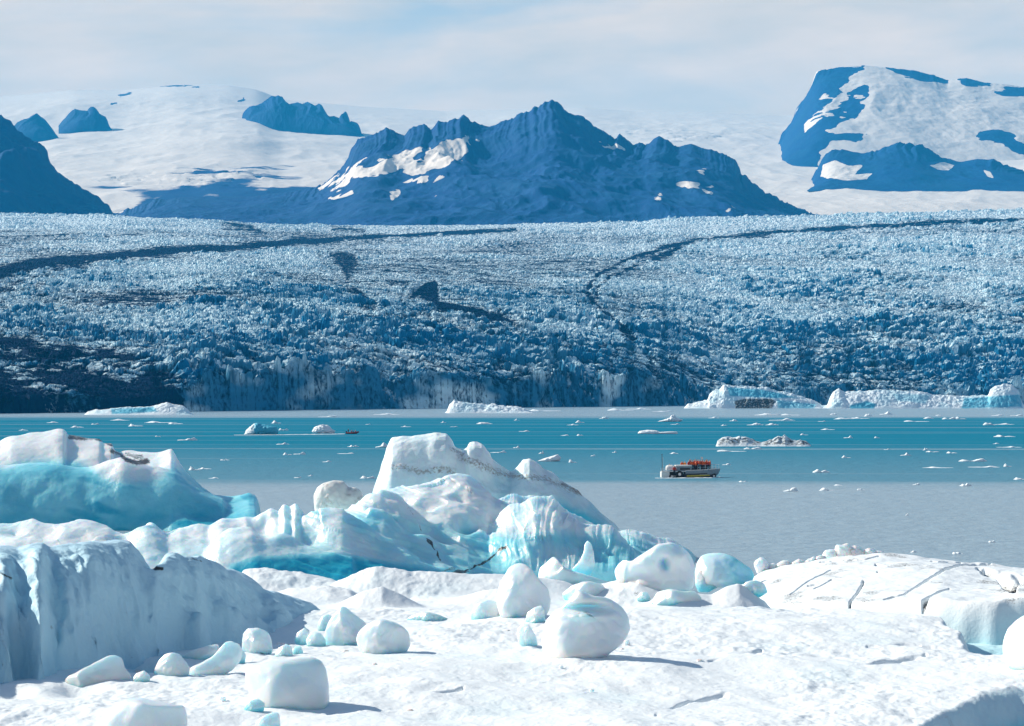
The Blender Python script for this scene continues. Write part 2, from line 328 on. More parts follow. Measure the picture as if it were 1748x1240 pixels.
# ------------------------------------------------------------------ SETTING: glacier
def build_glacier():
    nu, nd, K = 1850, 1250, 16
    u = np.linspace(-620, 2350, nu)
    front = [(-340, 712), (0, 706), (300, 703), (500, 700), (900, 695.5), (1200, 692.5), (1500, 691), (2090, 690)]
    dfr = dwater(curve(front, u, 20)); dfs = dfr.copy()
    xf = wx(u, dfr)
    dfr = dfr + 34 * fbm2(xf / 70, 0 * xf, 301, 3) + 9 * rid2(xf / 16, 0 * xf, 302, 3)
    dcr = 6500.0
    tt = np.linspace(0, 1, nd - K) ** 1.12
    coll = sst(0.02, 0.45, fbm2(xf / 55, 0 * xf, 305, 3)) ; lead = 3 + 34 * coll
    D = (dfr[None, :] + lead) * (dcr * 1.06 / (dfr[None, :] + lead)) ** tt[:, None]
    D = np.concatenate([dfr[None, :] + np.linspace(0, 0.92, K)[:, None] * lead[None, :], D]); U = np.broadcast_to(u, (nd, nu))
    X = wx(U, D); Y = D
    top = curve([(-340, 688), (0, 686), (150, 680), (290, 664), (350, 643), (600, 641), (700, 645), (850, 650), (1000, 645), (1180, 654), (1240, 670), (2090, 674)], u, 12)
    crest = curve([(-340, 366), (0, 365), (200, 367), (400, 378), (560, 384), (760, 383), (900, 381), (1050, 378), (1080, 379), (1150, 372), (1250, 370), (1400, 366), (1500, 362), (1748, 357), (2090, 352)], u, 8)
    z0 = wz(top, dfs); zvar = z0 * 0.4 * fbm2(xf / 48, 0 * xf, 306, 3); zc = wz(crest, dcr)
    s = np.clip((D - dfr - lead) / (dcr - dfr), 0, 1.1)
    # ice surface: climbs from the cliff to the crest, with a few broad swells
    sb = np.clip((D - dfs - 8) / (dcr - dfs), 0, 1.1)
    Z = z0 + (zc - z0) * (0.93 * sb + 0.07 * np.clip(sb, 0, 1) ** 0.45)
    Z = Z + zvar[None, :] * sst(0.035, 0.0, s)
    Z = np.where(D > dcr, zc - (D - dcr) * 0.12, Z)
    base = Z.copy()
    Z = Z + 7.0 * fbm2(X / 420, Y / 300, 5, 3) * sst(0.0, 0.1, s) * sst(1.0, 0.85, s)
    V = vof(Z, Y)
    # moraine bands and grit
    wob = 5 * fbm2(X / 60, Y / 120, 61, 3)
    dirt = np.zeros(U.shape, np.float32)
    mot2 = fbm2(X / 14, Y / 24, 67, 3)
    def band(pts, w0, w1, a):
        nonlocal dirt
        d, p = dist_line(U, V, pts)
        w = w0 + (w1 - w0) * p
        dirt = np.maximum(dirt, a * (1.22 + 0.35 * mot2) * sst(2.6, 0.1, (d + wob * 0.8) / (1.25 * w)))
    band([(880, 392), (700, 401), (600, 406), (500, 414), (400, 422), (300, 428), (200, 436), (100, 445), (40, 455), (0, 468), (-200, 500)], 1.5, 11, 1.0)
    band([(200, 440), (110, 458), (40, 480), (10, 492), (-150, 520)], 2.5, 6, 0.75)
    band([(110, 465), (60, 490), (80, 515), (100, 535)], 3, 4, 0.7)
    band([(30, 488), (0, 510), (10, 530)], 3, 4, 0.6)
    band([(390, 384), (430, 390), (455, 398)], 8, 2, 0.8)
    band([(570, 390), (600, 391), (620, 393)], 4, 2, 0.8)
    band([(0, 404), (80, 401), (145, 400)], 3, 2, 0.75)
    band([(180, 402), (240, 398)], 2, 2, 0.7)
    band([(1800, 372), (1600, 380), (1400, 391), (1300, 398), (1230, 406), (1170, 414), (1130, 425), (1080, 440), (1030, 463), (1010, 480), (1003, 500), (1010, 515), (1040, 540), (1080, 580)], 2.5, 4.5, 0.9)
    band([(1160, 424), (1100, 447), (1045, 470), (1022, 488), (1018, 505)], 4, 2.5, 0.85)
    band([(970, 420), (1010, 412), (1060, 406), (1120, 400)], 6, 2, 0.5)
    band([(880, 398), (960, 396), (1040, 390)], 1.5, 1.5, 0.5)
    for pl, a in [([(556, 432), (585, 424), (612, 432), (620, 456), (600, 470), (602, 492), (655, 522), (636, 526), (588, 502), (586, 474), (566, 448)], 1.0),
                  ([(684, 522), (700, 496), (742, 469), (754, 478), (752, 502), (760, 520), (800, 528), (850, 538), (880, 552), (850, 556), (790, 544), (745, 532), (715, 512)], 1.05),
                  ([(750, 508), (800, 520), (855, 536), (895, 554), (850, 558), (790, 546), (740, 534)], 1.15), ([(584, 490), (604, 486), (665, 524), (640, 530)], 1.1), ([(650, 500), (760, 455), (780, 500), (920, 550), (880, 575), (700, 545)], 0.72), ([(530, 425), (640, 420), (650, 480), (690, 530), (620, 535), (560, 480)], 0.68), ([(545, 398), (600, 392), (640, 396), (600, 402)], 0.7), ([(820, 548), (880, 552), (940, 580), (900, 590)], 0.8)]:
        dirt = np.maximum(dirt, a * sst(-7, 9, inpoly(U, V, pl) + 1.2 * wob))
    # dark grit sheet of the left corner and of the right margin
    sdp = inpoly(U, V, [(-340, 505), (0, 540), (70, 552), (190, 570), (290, 612), (350, 650), (350, 720), (-340, 730)])
    mott = fbm2(X / 45, Y / 60, 71, 4)
    dirt = np.maximum(dirt, sst(-10, 45, sdp) * (1.05 + 0.7 * mott))
    sdp = inpoly(U, V, [(1500, 540), (1560, 500), (1660, 478), (1800, 465), (2080, 455), (2080, 600), (1748, 600), (1620, 580)])
    dirt = np.maximum(dirt, sst(-15, 40, sdp) * (0.60 + 0.45 * mott))
    sdp = inpoly(U, V, [(1330, 398), (1500, 386), (1800, 376), (2080, 370), (2080, 396), (1748, 405), (1500, 408)])
    dirt = np.maximum(dirt, sst(-4, 10, sdp) * (0.68 + 0.3 * mott))
    sdp = inpoly(U, V, [(430, 440), (560, 425), (650, 440), (820, 470), (900, 540), (760, 560), (560, 540), (460, 500)])
    dirt = np.maximum(dirt, sst(-40, 60, sdp) * (0.62 + 0.4 * mott))
    sdp = inpoly(U, V, [(880, 548), (1000, 545), (1150, 560), (1260, 600), (1230, 670), (980, 680), (860, 600)])
    dirt = np.maximum(dirt, sst(-30, 60, sdp) * (0.52 + 0.4 * mott))
    # thin dark mottling all over the lower tongue, weaker towards the upper right
    gen = fbm2(X / 180, Y / 300, 83, 4)
    thinning = sst(900, 1600, U + 2.0 * (480 - V))
    dirt = np.maximum(dirt, np.clip(0.60 + 0.50 * gen - 0.26 * thinning, 0, 0.95) * sst(372, 400, V))
    # seracs: tilted blocks between crevasses, largest at the front
    wxn = X + 9 * fbm2(X / 45, Y / 45, 8, 2); wyn = Y + 9 * fbm2(X / 45, Y / 45, 9, 2)
    fade = 1 - 0.45 * sst(0, 0.5, s)
    f1, f2, rv, ox, oy = worley(wxn / 13.5, wyn / 10.0, 3)
    b1_, b2_, rB, oxB, oyB = worley(wxn / 27.0 + 7, wyn / 21.0, 203)
    front_big = 4.2 * (sst(0.02, 0.2, b2_ - b1_) * (rB - 0.1) + 0.8 * oxB * (rB - 0.5) + 0.7 * oyB * (0.6 - rB)) * sst(0.22, 0.0, s)
    t1_, t2_, rT, oxT, oyT = worley(wxn / 26.0 + 11, wyn / 9.0, 207)
    trans = sst(0.02, 0.3, t2_ - t1_) * (0.2 + 1.1 * rT) + 0.9 * oyT * (rT - 0.4)
    wT = sst(0.05, 0.22, s) * (0.35 + 0.65 * sst(-0.3, 0.3, fbm2(X / 500, Y / 600, 209, 2))) * sst(1500, 900, U)
    r2 = hf((rv * 1e4).astype(np.int64), (rv * 777).astype(np.int64), np.zeros(rv.shape, np.int64), 4)
    blk = sst(0.02, 0.25, f2 - f1) * (0.15 + 1.5 * rv ** 1.6) + 1.1 * ox * (rv - 0.5) + 1.1 * oy * (r2 - 0.35)
    g1, g2, rg, ox2, oy2 = worley(wxn / 5.2 + 31, wyn / 4.6, 13)
    blk2 = sst(0.0, 0.25, g2 - g1) * (0.2 + 1.2 * rg) + 0.8 * oy2 * (rg - 0.4)
    blk = blk * (1 - wT) + trans * wT
    big = 0.45 + 1.1 * sst(-0.35, 0.45, fbm2(X / 130, Y / 160, 21, 3))
    rough = (7.2 * blk * big + 2.6 * blk2 + 2.2 * fbm2(X / 6, Y / 6, 33, 2)) * fade
    flow = rid2(X / 260 + 0.6 * fbm2(X / 500, Y / 700, 2, 2), Y / 34, 41, 3)
    rough = rough * (0.60 + 0.9 * (flow - 0.42)) + front_big
    Z = Z + (rough - 4.0) * (1 - 0.6 * sst(0.55, 0.95, dirt))
    # the calving front: a broken vertical face below the first seracs
    kk = (np.arange(nd) / (K - 1.0))[:, None]; face = np.arange(nd)[:, None] < K
    ztop = np.maximum(Z[K - 1][None, :], 3)
    rub = coll[None, :] * (worley(X / 9, D / 7, 57)[2] - 0.35 + 0.5 * fbm2(X / 4, D / 4, 58, 2)) * 13 * np.clip(kk * 4, 0, 1) * np.clip((1 - kk) * 5, 0, 1)
    Z = np.where(face, -0.6 + (ztop + 0.6) * kk + rub, Z)
    Y2 = Y + np.where(face, 9 * fbm2(X / 13, Z / 22, 51, 4) + 5 * (worley(X / 7 + 0 * Z, Z / 9, 53)[0] - 0.5), 0)
    keep = sst(0.45, 0.85, blk * 0.75 + 0.35 * rg)
    dirt = dirt * (1 - 0.50 * keep * sst(1.15, 0.85, dirt)) 
    grit = 0.30 + 0.30 * fbm2(X / 70, Y / 110, 81, 3)
    # crevasse shade between blocks painted in as dark grit
    crev = sst(0.20, 0.02, f2 - f1)
    dirt = np.maximum(dirt, crev * 0.45 * sst(0.1, 0.45, grit + 0.1))
    P = np.stack([X, Y2, Z], -1); nz = np.abs(grid_normals(P)[..., 2])
    steep = sst(0.80, 0.35, nz)
    patch = sst(-0.25, 0.35, fbm2(X / 60, Y / 60, 91, 3))
    blue = 0.24 + 1.6 * steep * (0.45 + 0.55 * patch) + 0.30 * sst(0.35, 0.0, f2 - f1) + 0.30 * sst(0.30, 0.0, s) * patch  # steep sides bluer: fresh ice plus shade painted into the colour
    blue = blue * (1 - 0.30 * sst(0.3, 0.9, s))
    fr = np.broadcast_to(face, U.shape) | (s < 0.003)
    blue = np.where(fr, (0.85 + 0.9 * fbm2(X / 25, Z / 18, 95, 3)) * (1 - coll[None, :]) + coll[None, :] * (0.25 + 1.3 * steep), blue)
    dirt = np.where(fr, np.maximum(dirt * 0.8, 0.45 * sst(0.0, 0.6, fbm2(X / 10, Z / 40, 96, 4))), dirt)
    o = field_obj('glacier', P, M['glacier'], {'blue': blue, 'dirt': dirt}, smooth=False)
    tag(o, 'wide crevassed blue white glacier tongue with dark curving moraine bands', kind='structure')
build_glacier()

# ------------------------------------------------------------------ SETTING: ice cap and mountains
def snow_mask(U, V, polys, X, Y, base=0.0, jag=5.0, soft=3.0, seed=0, sc=90):
    n = jag * fbm2(X / sc, Y / sc, 101 + seed, 4)
    s = np.full(U.shape, base, np.float32)
    for p in polys:
        sd_ = inpoly(U, V, p) + n
        k = sst(-soft, soft, sd_)
        s = s * (1 - k) + (1 - base) * k
    return s
SKY = [(-500, 172), (0, 165), (60, 160), (130, 153), (210, 154), (300, 145), (390, 146), (440, 153), (480, 170), (620, 182), (760, 190), (1000, 184), (1080, 190), (1200, 192), (1340, 198), (1748, 190), (2300, 190)]
def cap_py(U, d):
    t = np.clip((d - 8800) / 7200.0, 0, 1)
    sk = curve(SKY, U, 8)
    return 398 - (398 - sk) * t ** 0.65
def build_cap():
    nu, nd = 1100, 420
    u = np.linspace(-800, 2600, nu); d = np.linspace(8300, 17500, nd)
    U, D = np.meshgrid(u, d)
    X = wx(U, D); Y = D
    Z = wz(cap_py(U, np.minimum(D, 16000)), np.minimum(D, 16000)) - np.maximum(D - 16000, 0) * 0.1
    edge = sst(16000, 14500, D)
    Z += 34 * fbm2(X / 900, Y / 1300, 7, 4) * edge + 10 * rid2(X / 160, Y / 420, 17, 3) * edge
    # crevassed belts and icefall steps
    f1, f2, rv, _, _ = worley(X / 70, Y / 45, 23)
    V = vof(Z, Y)
    belt = np.maximum(sst(0, 14, inpoly(U, V, [(990, 225), (1100, 210), (1290, 222), (1230, 245), (1160, 250), (1080, 240)])), sst(0, 20, inpoly(U, V, [(150, 290), (420, 275), (520, 300), (420, 330), (250, 335), (150, 320)])))
    Z += 10 * belt * (rv - 0.6)
    rocks = [[(250, 330), (330, 312), (410, 300), (470, 312), (540, 325), (600, 330), (600, 420), (190, 420), (205, 365)]]
    snow = np.ones(U.shape, np.float32)
    n = fbm2(X / 160, Y / 420, 31, 4)
    for r in rocks:
        snow -= sst(-26, 40, inpoly(U, V, r) + 34 * n) * (0.66 + 0.55 * fbm2(X / 110, Y / 260, 33, 4))
    streak = sst(0.28, 0.6, fbm2(X / 420, Y / 190, 37, 4)) * sst(0, 40, inpoly(U, V, [(100, 270), (300, 250), (520, 262), (560, 300), (420, 345), (180, 345)]))
    snow -= 0.55 * streak
    snow -= (0.30 + 0.34 * fbm2(X / 240, Y / 260, 39, 4)) * sst(-10, 26, inpoly(U, V, [(90, 300), (160, 285), (300, 272), (420, 268), (520, 282), (560, 305), (540, 345), (180, 350), (130, 330)]) + 14 * n)
    for (a, b, w) in [([(205, 163), (222, 161)], 3, 0), ([(190, 178), (198, 176)], 2.5, 0), ([(408, 173), (415, 171)], 3, 0), ([(1548, 178), (1580, 181), (1618, 179)], 2.5, 0), ([(255, 148), (300, 147), (340, 149)], 1.0, 0)]:
        dd, _ = dist_line(U, V, a); snow -= 0.8 * sst(b * 0.7 + 1.0, b * 0.4, dd + 3.5 * fbm2(X / 40, Y / 120, 43, 3))
    o = field_obj('ice_cap', np.stack([X, Y, Z], -1), M['mountain'], {'snow': snow})
    tag(o, 'smooth white ice cap rising behind the dark mountains into cloud', kind='structure')
build_cap()

def build_mountain(name, label, crest, dc, dfront, dback, polys, u0, u1, nu=520, nd=240, pybase=400, gully=60, prof=1.25, seed=0, base_snow=0.0, inv=None, streaks=None, jag=5, soft=2.5, gs=420, crag=1.0, ragged=2.4, sc=90, dtop=0.55):
    u = np.linspace(u0, u1, nu)
    cpy = curve(crest, u, 0.5)
    jg = np.interp(u, [p[0] for p in crest], np.abs(np.gradient(np.array([p[1] for p in crest], float), np.array([p[0] for p in crest], float))))
    cpr = cpy + ragged * (fbm2(u / 9.0, 0 * u, seed + 41, 3) * 1.6 - 2.2 * (rid2(u / 7.0, 0 * u, seed + 43, 3) - 0.62)) * sst(0.02, 0.35, jg)
    cps = curve(crest, u, 14)
    dcu = np.full(nu, float(dc))
    r = np.concatenate([np.linspace(0, 1, int(nd * 0.78)), np.linspace(1, 2, nd - int(nd * 0.78) + 1)[1:]])
    R, U = np.meshgrid(r, u, indexing='ij'); nr = len(r)
    D = np.where(R <= 1, dfront + (dcu[None] - dfront) * R, dcu[None] + (dback - dcu[None]) * (R - 1))
    X = wx(U, D); Y = D
    zc = wz(cps, dcu)[None]; zb = wz(pybase, dfront)
    zc = np.maximum(zc, zb + 1)
    t = np.where(R <= 1, R, 2 - R)
    pf = t ** prof
    Z = zb + (zc - zb) * pf
    env = np.clip(4 * t * (1 - t), 0, 1) ** 0.7
    H = (zc - zb)
    amp = np.minimum(1, H / 500)
    g = rid2(X / gs + 0.5 * fbm2(X / 700, Y / 700, seed + 3, 2), Y / (gs * 2.4), seed + 5, 5, 0.55) - 0.62
    det = wz(cpr, dcu) - wz(cps, dcu)
    Uw = U + (1 - t) * (34 + 150 * fbm2(X / 260, Y / 260, seed + 71, 3))
    Z += np.interp(Uw, u, det) * sst(dtop, 1.0, t)
    Z += gully * 2.6 * g * env * amp + gully * 0.75 * fbm2(X / 110, Y / 120, seed + 9, 4) * env * amp
    Z += crag * 9 * (rid2(X / 55, Y / 55, seed + 15, 3) - 0.6) * sst(0.75, 1.0, t) * amp
    V = vof(Z, Y)
    snow = snow_mask(U, V, polys, X, Y, base_snow, jag, soft, seed, sc)
    if inv:
        k = snow_mask(U, V, inv, X, Y, 0.0, jag, soft, seed + 7); snow = np.where(k > 0.0, snow * (1 - k) + 0.0 * k, snow)
    if streaks:
        for pl in streaks:
            q = fbm2((X + 0.8 * Y) / 130, (Y - 0.8 * X) / 420, seed + 61, 4) + 0.35 * fbm2(X / 30, Y / 40, seed + 63, 2)
            snow = np.maximum(snow, sst(0.33, 0.40, q) * sst(0, 14, inpoly(U, V, pl)))
    o = field_obj(name, np.stack([X, Y, Z], -1), M['mountain'], {'snow': snow})
    tag(o, label, kind='structure')
    return o

# central dark ridge
C3 = [(150, 372), (200, 362), (240, 352), (270, 340), (330, 336), (420, 336), (480, 330), (520, 326), (555, 312), (580, 290), (596, 268), (600, 250), (612, 238), (640, 226), (660, 219), (672, 227), (690, 231), (700, 217), (720, 214), (738, 221), (748, 208), (770, 206), (792, 199), (808, 210), (835, 216), (862, 207), (905, 188), (930, 175), (942, 170), (955, 177), (972, 195), (998, 200), (1012, 214), (1050, 236), (1058, 228), (1068, 238), (1085, 246), (1104, 246), (1125, 232), (1142, 242), (1160, 251), (1180, 246), (1225, 262), (1255, 272), (1263, 285), (1265, 296), (1300, 325), (1350, 350), (1392, 367), (1440, 392)]
S3 = [[(545, 322), (600, 288), (640, 285), (690, 258), (718, 255), (708, 270), (690, 285), (655, 295), (630, 303), (600, 303), (570, 315)],
      [(690, 292), (720, 275), (735, 258), (755, 240), (800, 234), (796, 245), (802, 256), (785, 268), (755, 285), (725, 292), (705, 297)],
      [(1023, 243), (1032, 250), (1045, 250), (1052, 247), (1062, 250), (1066, 254), (1045, 256), (1030, 252)],
      [(1157, 315), (1175, 312), (1193, 314), (1190, 320), (1165, 320)], [(1192, 290), (1203, 292), (1200, 297), (1193, 295)], [(1202, 318), (1214, 320), (1212, 328), (1204, 324)],
      [(1238, 353), (1255, 350), (1256, 359), (1242, 361)], [(1118, 340), (1127, 333), (1126, 340), (1120, 343)], [(560, 338), (585, 332), (600, 328), (590, 336), (570, 342)],
      [(668, 332), (680, 328), (682, 334), (670, 339)], [(738, 334), (750, 326), (748, 334), (740, 338)], [(678, 311), (704, 309), (700, 313), (682, 314)], [(128, 260), (129, 260), (129, 261)],
      [(190, 360), (205, 355), (210, 362), (195, 364)]]
build_mountain('mountain', 'long dark blue mountain ridge with a central peak and snow patches', C3, 8700, 6900, 10200, S3, 150, 1440, nu=900, nd=320, pybase=398, gully=30, prof=1.15, seed=11, jag=8, gs=300, sc=45, streaks=[[(545, 330), (600, 262), (660, 245), (760, 225), (830, 232), (800, 290), (720, 330), (620, 345)]])
# left shoulder
C1_ = [(-800, 260), (-480, 215), (-200, 190), (-60, 186), (0, 198), (18, 206), (24, 214), (46, 236), (76, 249), (82, 262), (84, 276), (100, 296), (122, 311), (150, 326), (170, 338), (186, 352), (193, 364), (215, 395)]
build_mountain('mountain', 'steep dark headland with no snow above the glacier edge', C1_, 7900, 6900, 9000, [], -800, 215, nu=540, nd=220, pybase=400, gully=60, prof=1.0, seed=31)
# massif with the snow shoulder on the right
C4 = [(1290, 312), (1318, 290), (1328, 268), (1330, 242), (1334, 228), (1352, 208), (1357, 192), (1364, 178), (1376, 165), (1384, 148), (1394, 121), (1420, 117), (1450, 113), (1476, 112), (1500, 114), (1530, 117), (1562, 121), (1590, 128), (1616, 137), (1650, 134), (1680, 141), (1710, 143), (1748, 149), (2000, 185), (2280, 240), (2550, 300)]
I4 = [[(1300, 330), (1330, 225), (1355, 195), (1394, 118), (1440, 113), (1478, 111), (1472, 122), (1455, 132), (1440, 150), (1420, 172), (1400, 190), (1408, 196), (1420, 186), (1440, 172), (1462, 145), (1480, 140), (1478, 160), (1470, 175), (1480, 182), (1460, 200), (1440, 208), (1420, 222), (1408, 222), (1425, 232), (1442, 228), (1475, 236), (1470, 242), (1420, 240), (1402, 262), (1392, 300), (1360, 316), (1300, 312)],
      [(1515, 116), (1560, 121), (1595, 128), (1618, 136), (1612, 143), (1590, 140), (1570, 140), (1545, 133), (1525, 128)],
      [(1638, 135), (1652, 132), (1664, 139), (1690, 140), (1688, 146), (1650, 146)], [(1692, 158), (1720, 150), (1760, 147), (1800, 160), (1760, 166), (1715, 168)],
      [(1440, 228), (1480, 228), (1486, 232), (1460, 234)], [(1668, 232), (1700, 226), (1724, 228), (1735, 238), (1760, 245), (1800, 262), (1740, 262), (1700, 246)]]
build_mountain('mountain', 'tall flat topped massif with dark cliff flank and broad snowfield', C4, 13400, 11800, 15000, [], 1290, 2550, nu=720, nd=300, pybase=304, gully=11, prof=0.8, ragged=1.4, dtop=0.8, streaks=[[(1370, 262), (1365, 205), (1415, 135), (1480, 116), (1490, 240), (1420, 262)]], seed=51, base_snow=1.0, inv=I4, jag=9, soft=2, crag=0.5, sc=55)
C4b = [(1378, 330), (1392, 290), (1408, 266), (1420, 256), (1440, 256), (1470, 262), (1500, 258), (1518, 248), (1535, 243), (1572, 247), (1590, 258), (1608, 272), (1640, 276), (1668, 272), (1700, 273), (1720, 282), (1748, 292), (1900, 300), (2280, 290), (2550, 320)]
S4b = [[(1400, 302), (1405, 282), (1425, 275), (1448, 285), (1470, 284), (1460, 298), (1490, 296), (1480, 306), (1440, 306)], [(1585, 282), (1612, 276), (1632, 282), (1620, 292), (1600, 292)], [(1680, 291), (1690, 296), (1696, 305), (1686, 300)]]
build_mountain('mountain', 'low dark foothills under the snowy massif', C4b, 10900, 10150, 11700, S4b, 1378, 2550, nu=560, nd=200, pybase=327, gully=26, prof=1.0, seed=71, jag=3, gs=260)

# ------------------------------------------------------------------ inflated bodies: traced outline, own depth, own distance
def ring_resample(pts, n, sig=1.0):
    p = np.array(list(pts) + [pts[0]], float)
    s = np.concatenate([[0], np.cumsum(np.hypot(*np.diff(p, axis=0).T))])
    q = np.linspace(0, s[-1], n, endpoint=False)
    r = np.stack([np.interp(q, s, p[:, 0]), np.interp(q, s, p[:, 1])], -1)
    if sig > 0:
        k = np.exp(-0.5 * (np.arange(-int(3 * sig) - 1, int(3 * sig) + 2) / sig) ** 2); k /= k.sum(); h = len(k) // 2
        rp = np.concatenate([r[-h:], r, r[:h]])
        r = np.stack([np.convolve(rp[:, i], k, 'valid') for i in (0, 1)], -1)
    return r
def inflate_mesh(name, out, d, depth, n=120, nr=26, ex=2.4, sig=1.5, lean=0.0, amp=0.05, ns=1.0, seed=0, cuts=(), centre=None, sink=0.0, blue=None, dirt=None, ymid=None, amp2=0.0, soft=0.022):
    r = ring_resample(out, n, sig)
    c = np.array(centre if centre else (r.mean(0)))
    s = np.linspace(1, 0, nr + 1)[:-1]                       # ring scale from the outline to near the middle
    s = np.sin(s * math.pi / 2)
    rows = []; dep = []
    for k in range(nr):
        rows.append(c + (r - c) * s[k]); dep.append(-np.full(n, (1 - s[k] ** ex) ** (1 / ex)))
    front = np.stack(rows); fd = np.stack(dep)
    U = np.concatenate([front[::-1].reshape(-1, 2), front[1:].reshape(-1, 2)]); S = np.concatenate([fd[::-1].ravel(), -fd[1:].ravel()])
    U = np.concatenate([U, [c, c]]); S = np.concatenate([S, [-1, 1]])
    x = (U[:, 0] - CX) / F * d; z = CAMZ + (HY - U[:, 1]) / F * d
    y = S * depth / 2 + d
    zb = z.min()
    y = y + lean * (z - zb)
    P = np.stack([x, y, z], -1); P0 = P.copy()
    cen = P.mean(0)
    for (nx, ny, nz, off) in cuts:                            # flat melt facets
        nn = np.array([nx, ny, nz], float); nn /= np.linalg.norm(nn)
        e = (P - cen) @ nn
        lim = off * np.abs(e).max()
        wd_ = soft * np.abs(e).max(); ov = wd_ * np.logaddexp(0, np.clip((e - lim) / wd_, -40, 40)); P = P - (ov * 0.8)[:, None] * nn
    nrm = P - cen; nrm /= np.linalg.norm(nrm, axis=1, keepdims=True) + 1e-9
    dn = fbm3(P[:, 0] / ns + seed, P[:, 1] / ns, P[:, 2] / ns, seed, 3)
    if amp2: dn = dn + amp2 * (np.abs(fbm3(P[:, 0] / ns * 2.3 + seed, P[:, 1] / ns * 2.3, P[:, 2] / ns * 2.3, seed + 5, 2)) - 0.25)
    wgt = 0.35 + 0.65 * np.abs(S)
    P = P + nrm * (amp * dn * wgt)[:, None]
    P[:, 2] -= sink
    R = 2 * nr - 1
    idx = np.arange(R * n).reshape(R, n)
    nxt = np.roll(idx, -1, axis=1)
    q = np.stack([idx[:-1], nxt[:-1], nxt[1:], idx[1:]], -1).reshape(-1, 4)
    f = R * n; b = f + 1
    t1 = np.stack([np.full(n, f), nxt[0], idx[0]], -1); t2 = np.stack([np.full(n, b), idx[-1], nxt[-1]], -1)
    V2 = np.stack([U[:, 0], U[:, 1]], -1)
    bl = np.zeros(len(P)) if blue is None else blue(V2[:, 0], V2[:, 1], P)
    di = np.zeros(len(P)) if dirt is None else dirt(V2[:, 0], V2[:, 1], P)
    o0 = np.array([cen[0], d, P[:, 2].min()])
    # orient outward
    me = mesh_np(name, P - o0, q, np.concatenate([t1, t2]), attrs={'blue': bl, 'dirt': di})
    return me, tuple(o0)
def ice_body(name, label, cat, out, d, depth, mat='boulder', group=None, **kw):
    me, o0 = inflate_mesh(name, out, d, depth, **kw)
    o = link(name, me, M[mat], loc=o0)
    tag(o, label, cat, group)
    return o

# dark crags standing out of the ice cap
def cap_d(u, py):
    dd = np.linspace(8810, 15900, 2000); p = cap_py(np.full(2000, float(u)), dd)
    return float(dd[np.argmin(np.abs(p - py))])
def crag(label, crest, base, seed, depth):
    d = cap_d(np.mean([p[0] for p in crest]), base)
    o = build_mountain('rock_outcrop', label, crest, d + depth * 0.3, d - depth * 0.45, d + depth, [], crest[0][0], crest[-1][0], nu=int(6 * (crest[-1][0] - crest[0][0])) + 20, nd=110, pybase=base + 16, gully=14, prof=0.55, seed=seed, gs=110, crag=0.6, ragged=0.5, dtop=0.25)
crag('broad jagged dark crag with pinnacles standing in the snow', [(405, 245), (409, 232), (411, 215), (414, 195), (421, 187), (432, 182), (446, 177), (455, 170), (464, 164), (470, 165), (474, 163), (482, 166), (488, 174), (494, 178), (508, 175), (516, 178), (525, 174), (538, 181), (544, 177), (549, 180), (553, 190), (562, 199), (570, 198), (578, 202), (582, 203), (585, 195), (589, 190), (592, 192), (595, 200), (599, 212), (603, 219), (606, 218), (609, 211), (612, 212), (615, 220), (618, 230), (622, 246)], 230, 105, 500)
crag('small dark crag rising from the snow slope', [(20, 226), (26, 213), (30, 208), (42, 204), (50, 201), (55, 197), (63, 194), (70, 200), (75, 203), (80, 208), (90, 220), (96, 230), (103, 238), (110, 252)], 238, 106, 320)
crag('squat dark nunatak ringed by white snow', [(100, 228), (105, 208), (112, 201), (120, 191), (128, 186), (135, 188), (142, 189), (149, 189), (152, 184), (156, 182), (160, 182), (166, 188), (170, 195), (180, 199), (184, 206), (187, 216), (192, 232)], 222, 107, 300)

# ------------------------------------------------------------------ foreground ice: height fields in metres
def ridge(U, D, pts, dc, wf, wb, zb=0.0, pf=1.0, pb=1.0, sig=2.5, X=None):
    py = curve(pts, U, sig)
    dcv = curve(dc, U, 6) if isinstance(dc, (list, tuple)) else np.full(U.shape, float(dc))
    zc = wz(py, dcv)
    t = np.where(D < dcv, (dcv - D) / wf, (D - dcv) / wb)
    g = np.where(D < dcv, np.abs(t) ** pf, np.abs(t) ** pb)
    z = zb + (zc - zb) * (1 - g)
    lo, hi = pts[0][0], pts[-1][0]
    over = np.maximum(np.maximum(lo - U, U - hi), 0)
    z = z - 1.3 * over / F * dcv
    return np.maximum(np.where(zc < zb, zb - 3, z), zb - 3)
def make_field(u0, u1, nu, d0, d1, nd):
    return np.meshgrid(np.linspace(u0, u1, nu), np.linspace(d0, d1, nd))
def finish(name, label, cat, U, D, Z, mat, blue, dirt, disp=0.0, dsc=3.0, seed=0, group=None, yfix=0.0, kind=None):
    P = np.stack([wx(U, D), D, Z], -1)
    if disp:
        n = grid_normals(P)
        dn = fbm3(P[..., 0] / dsc, P[..., 1] / dsc, P[..., 2] / dsc, seed, 4, 0.5)
        P = P + n * (disp * dn * sst(-0.3, 1.8, Z))[..., None]
    P[..., 2] = np.maximum(P[..., 2], -0.55)
    o = field_obj(name, P, M[mat], {'blue': blue, 'dirt': dirt})
    tag(o, label, cat, group, kind)
    return o, P

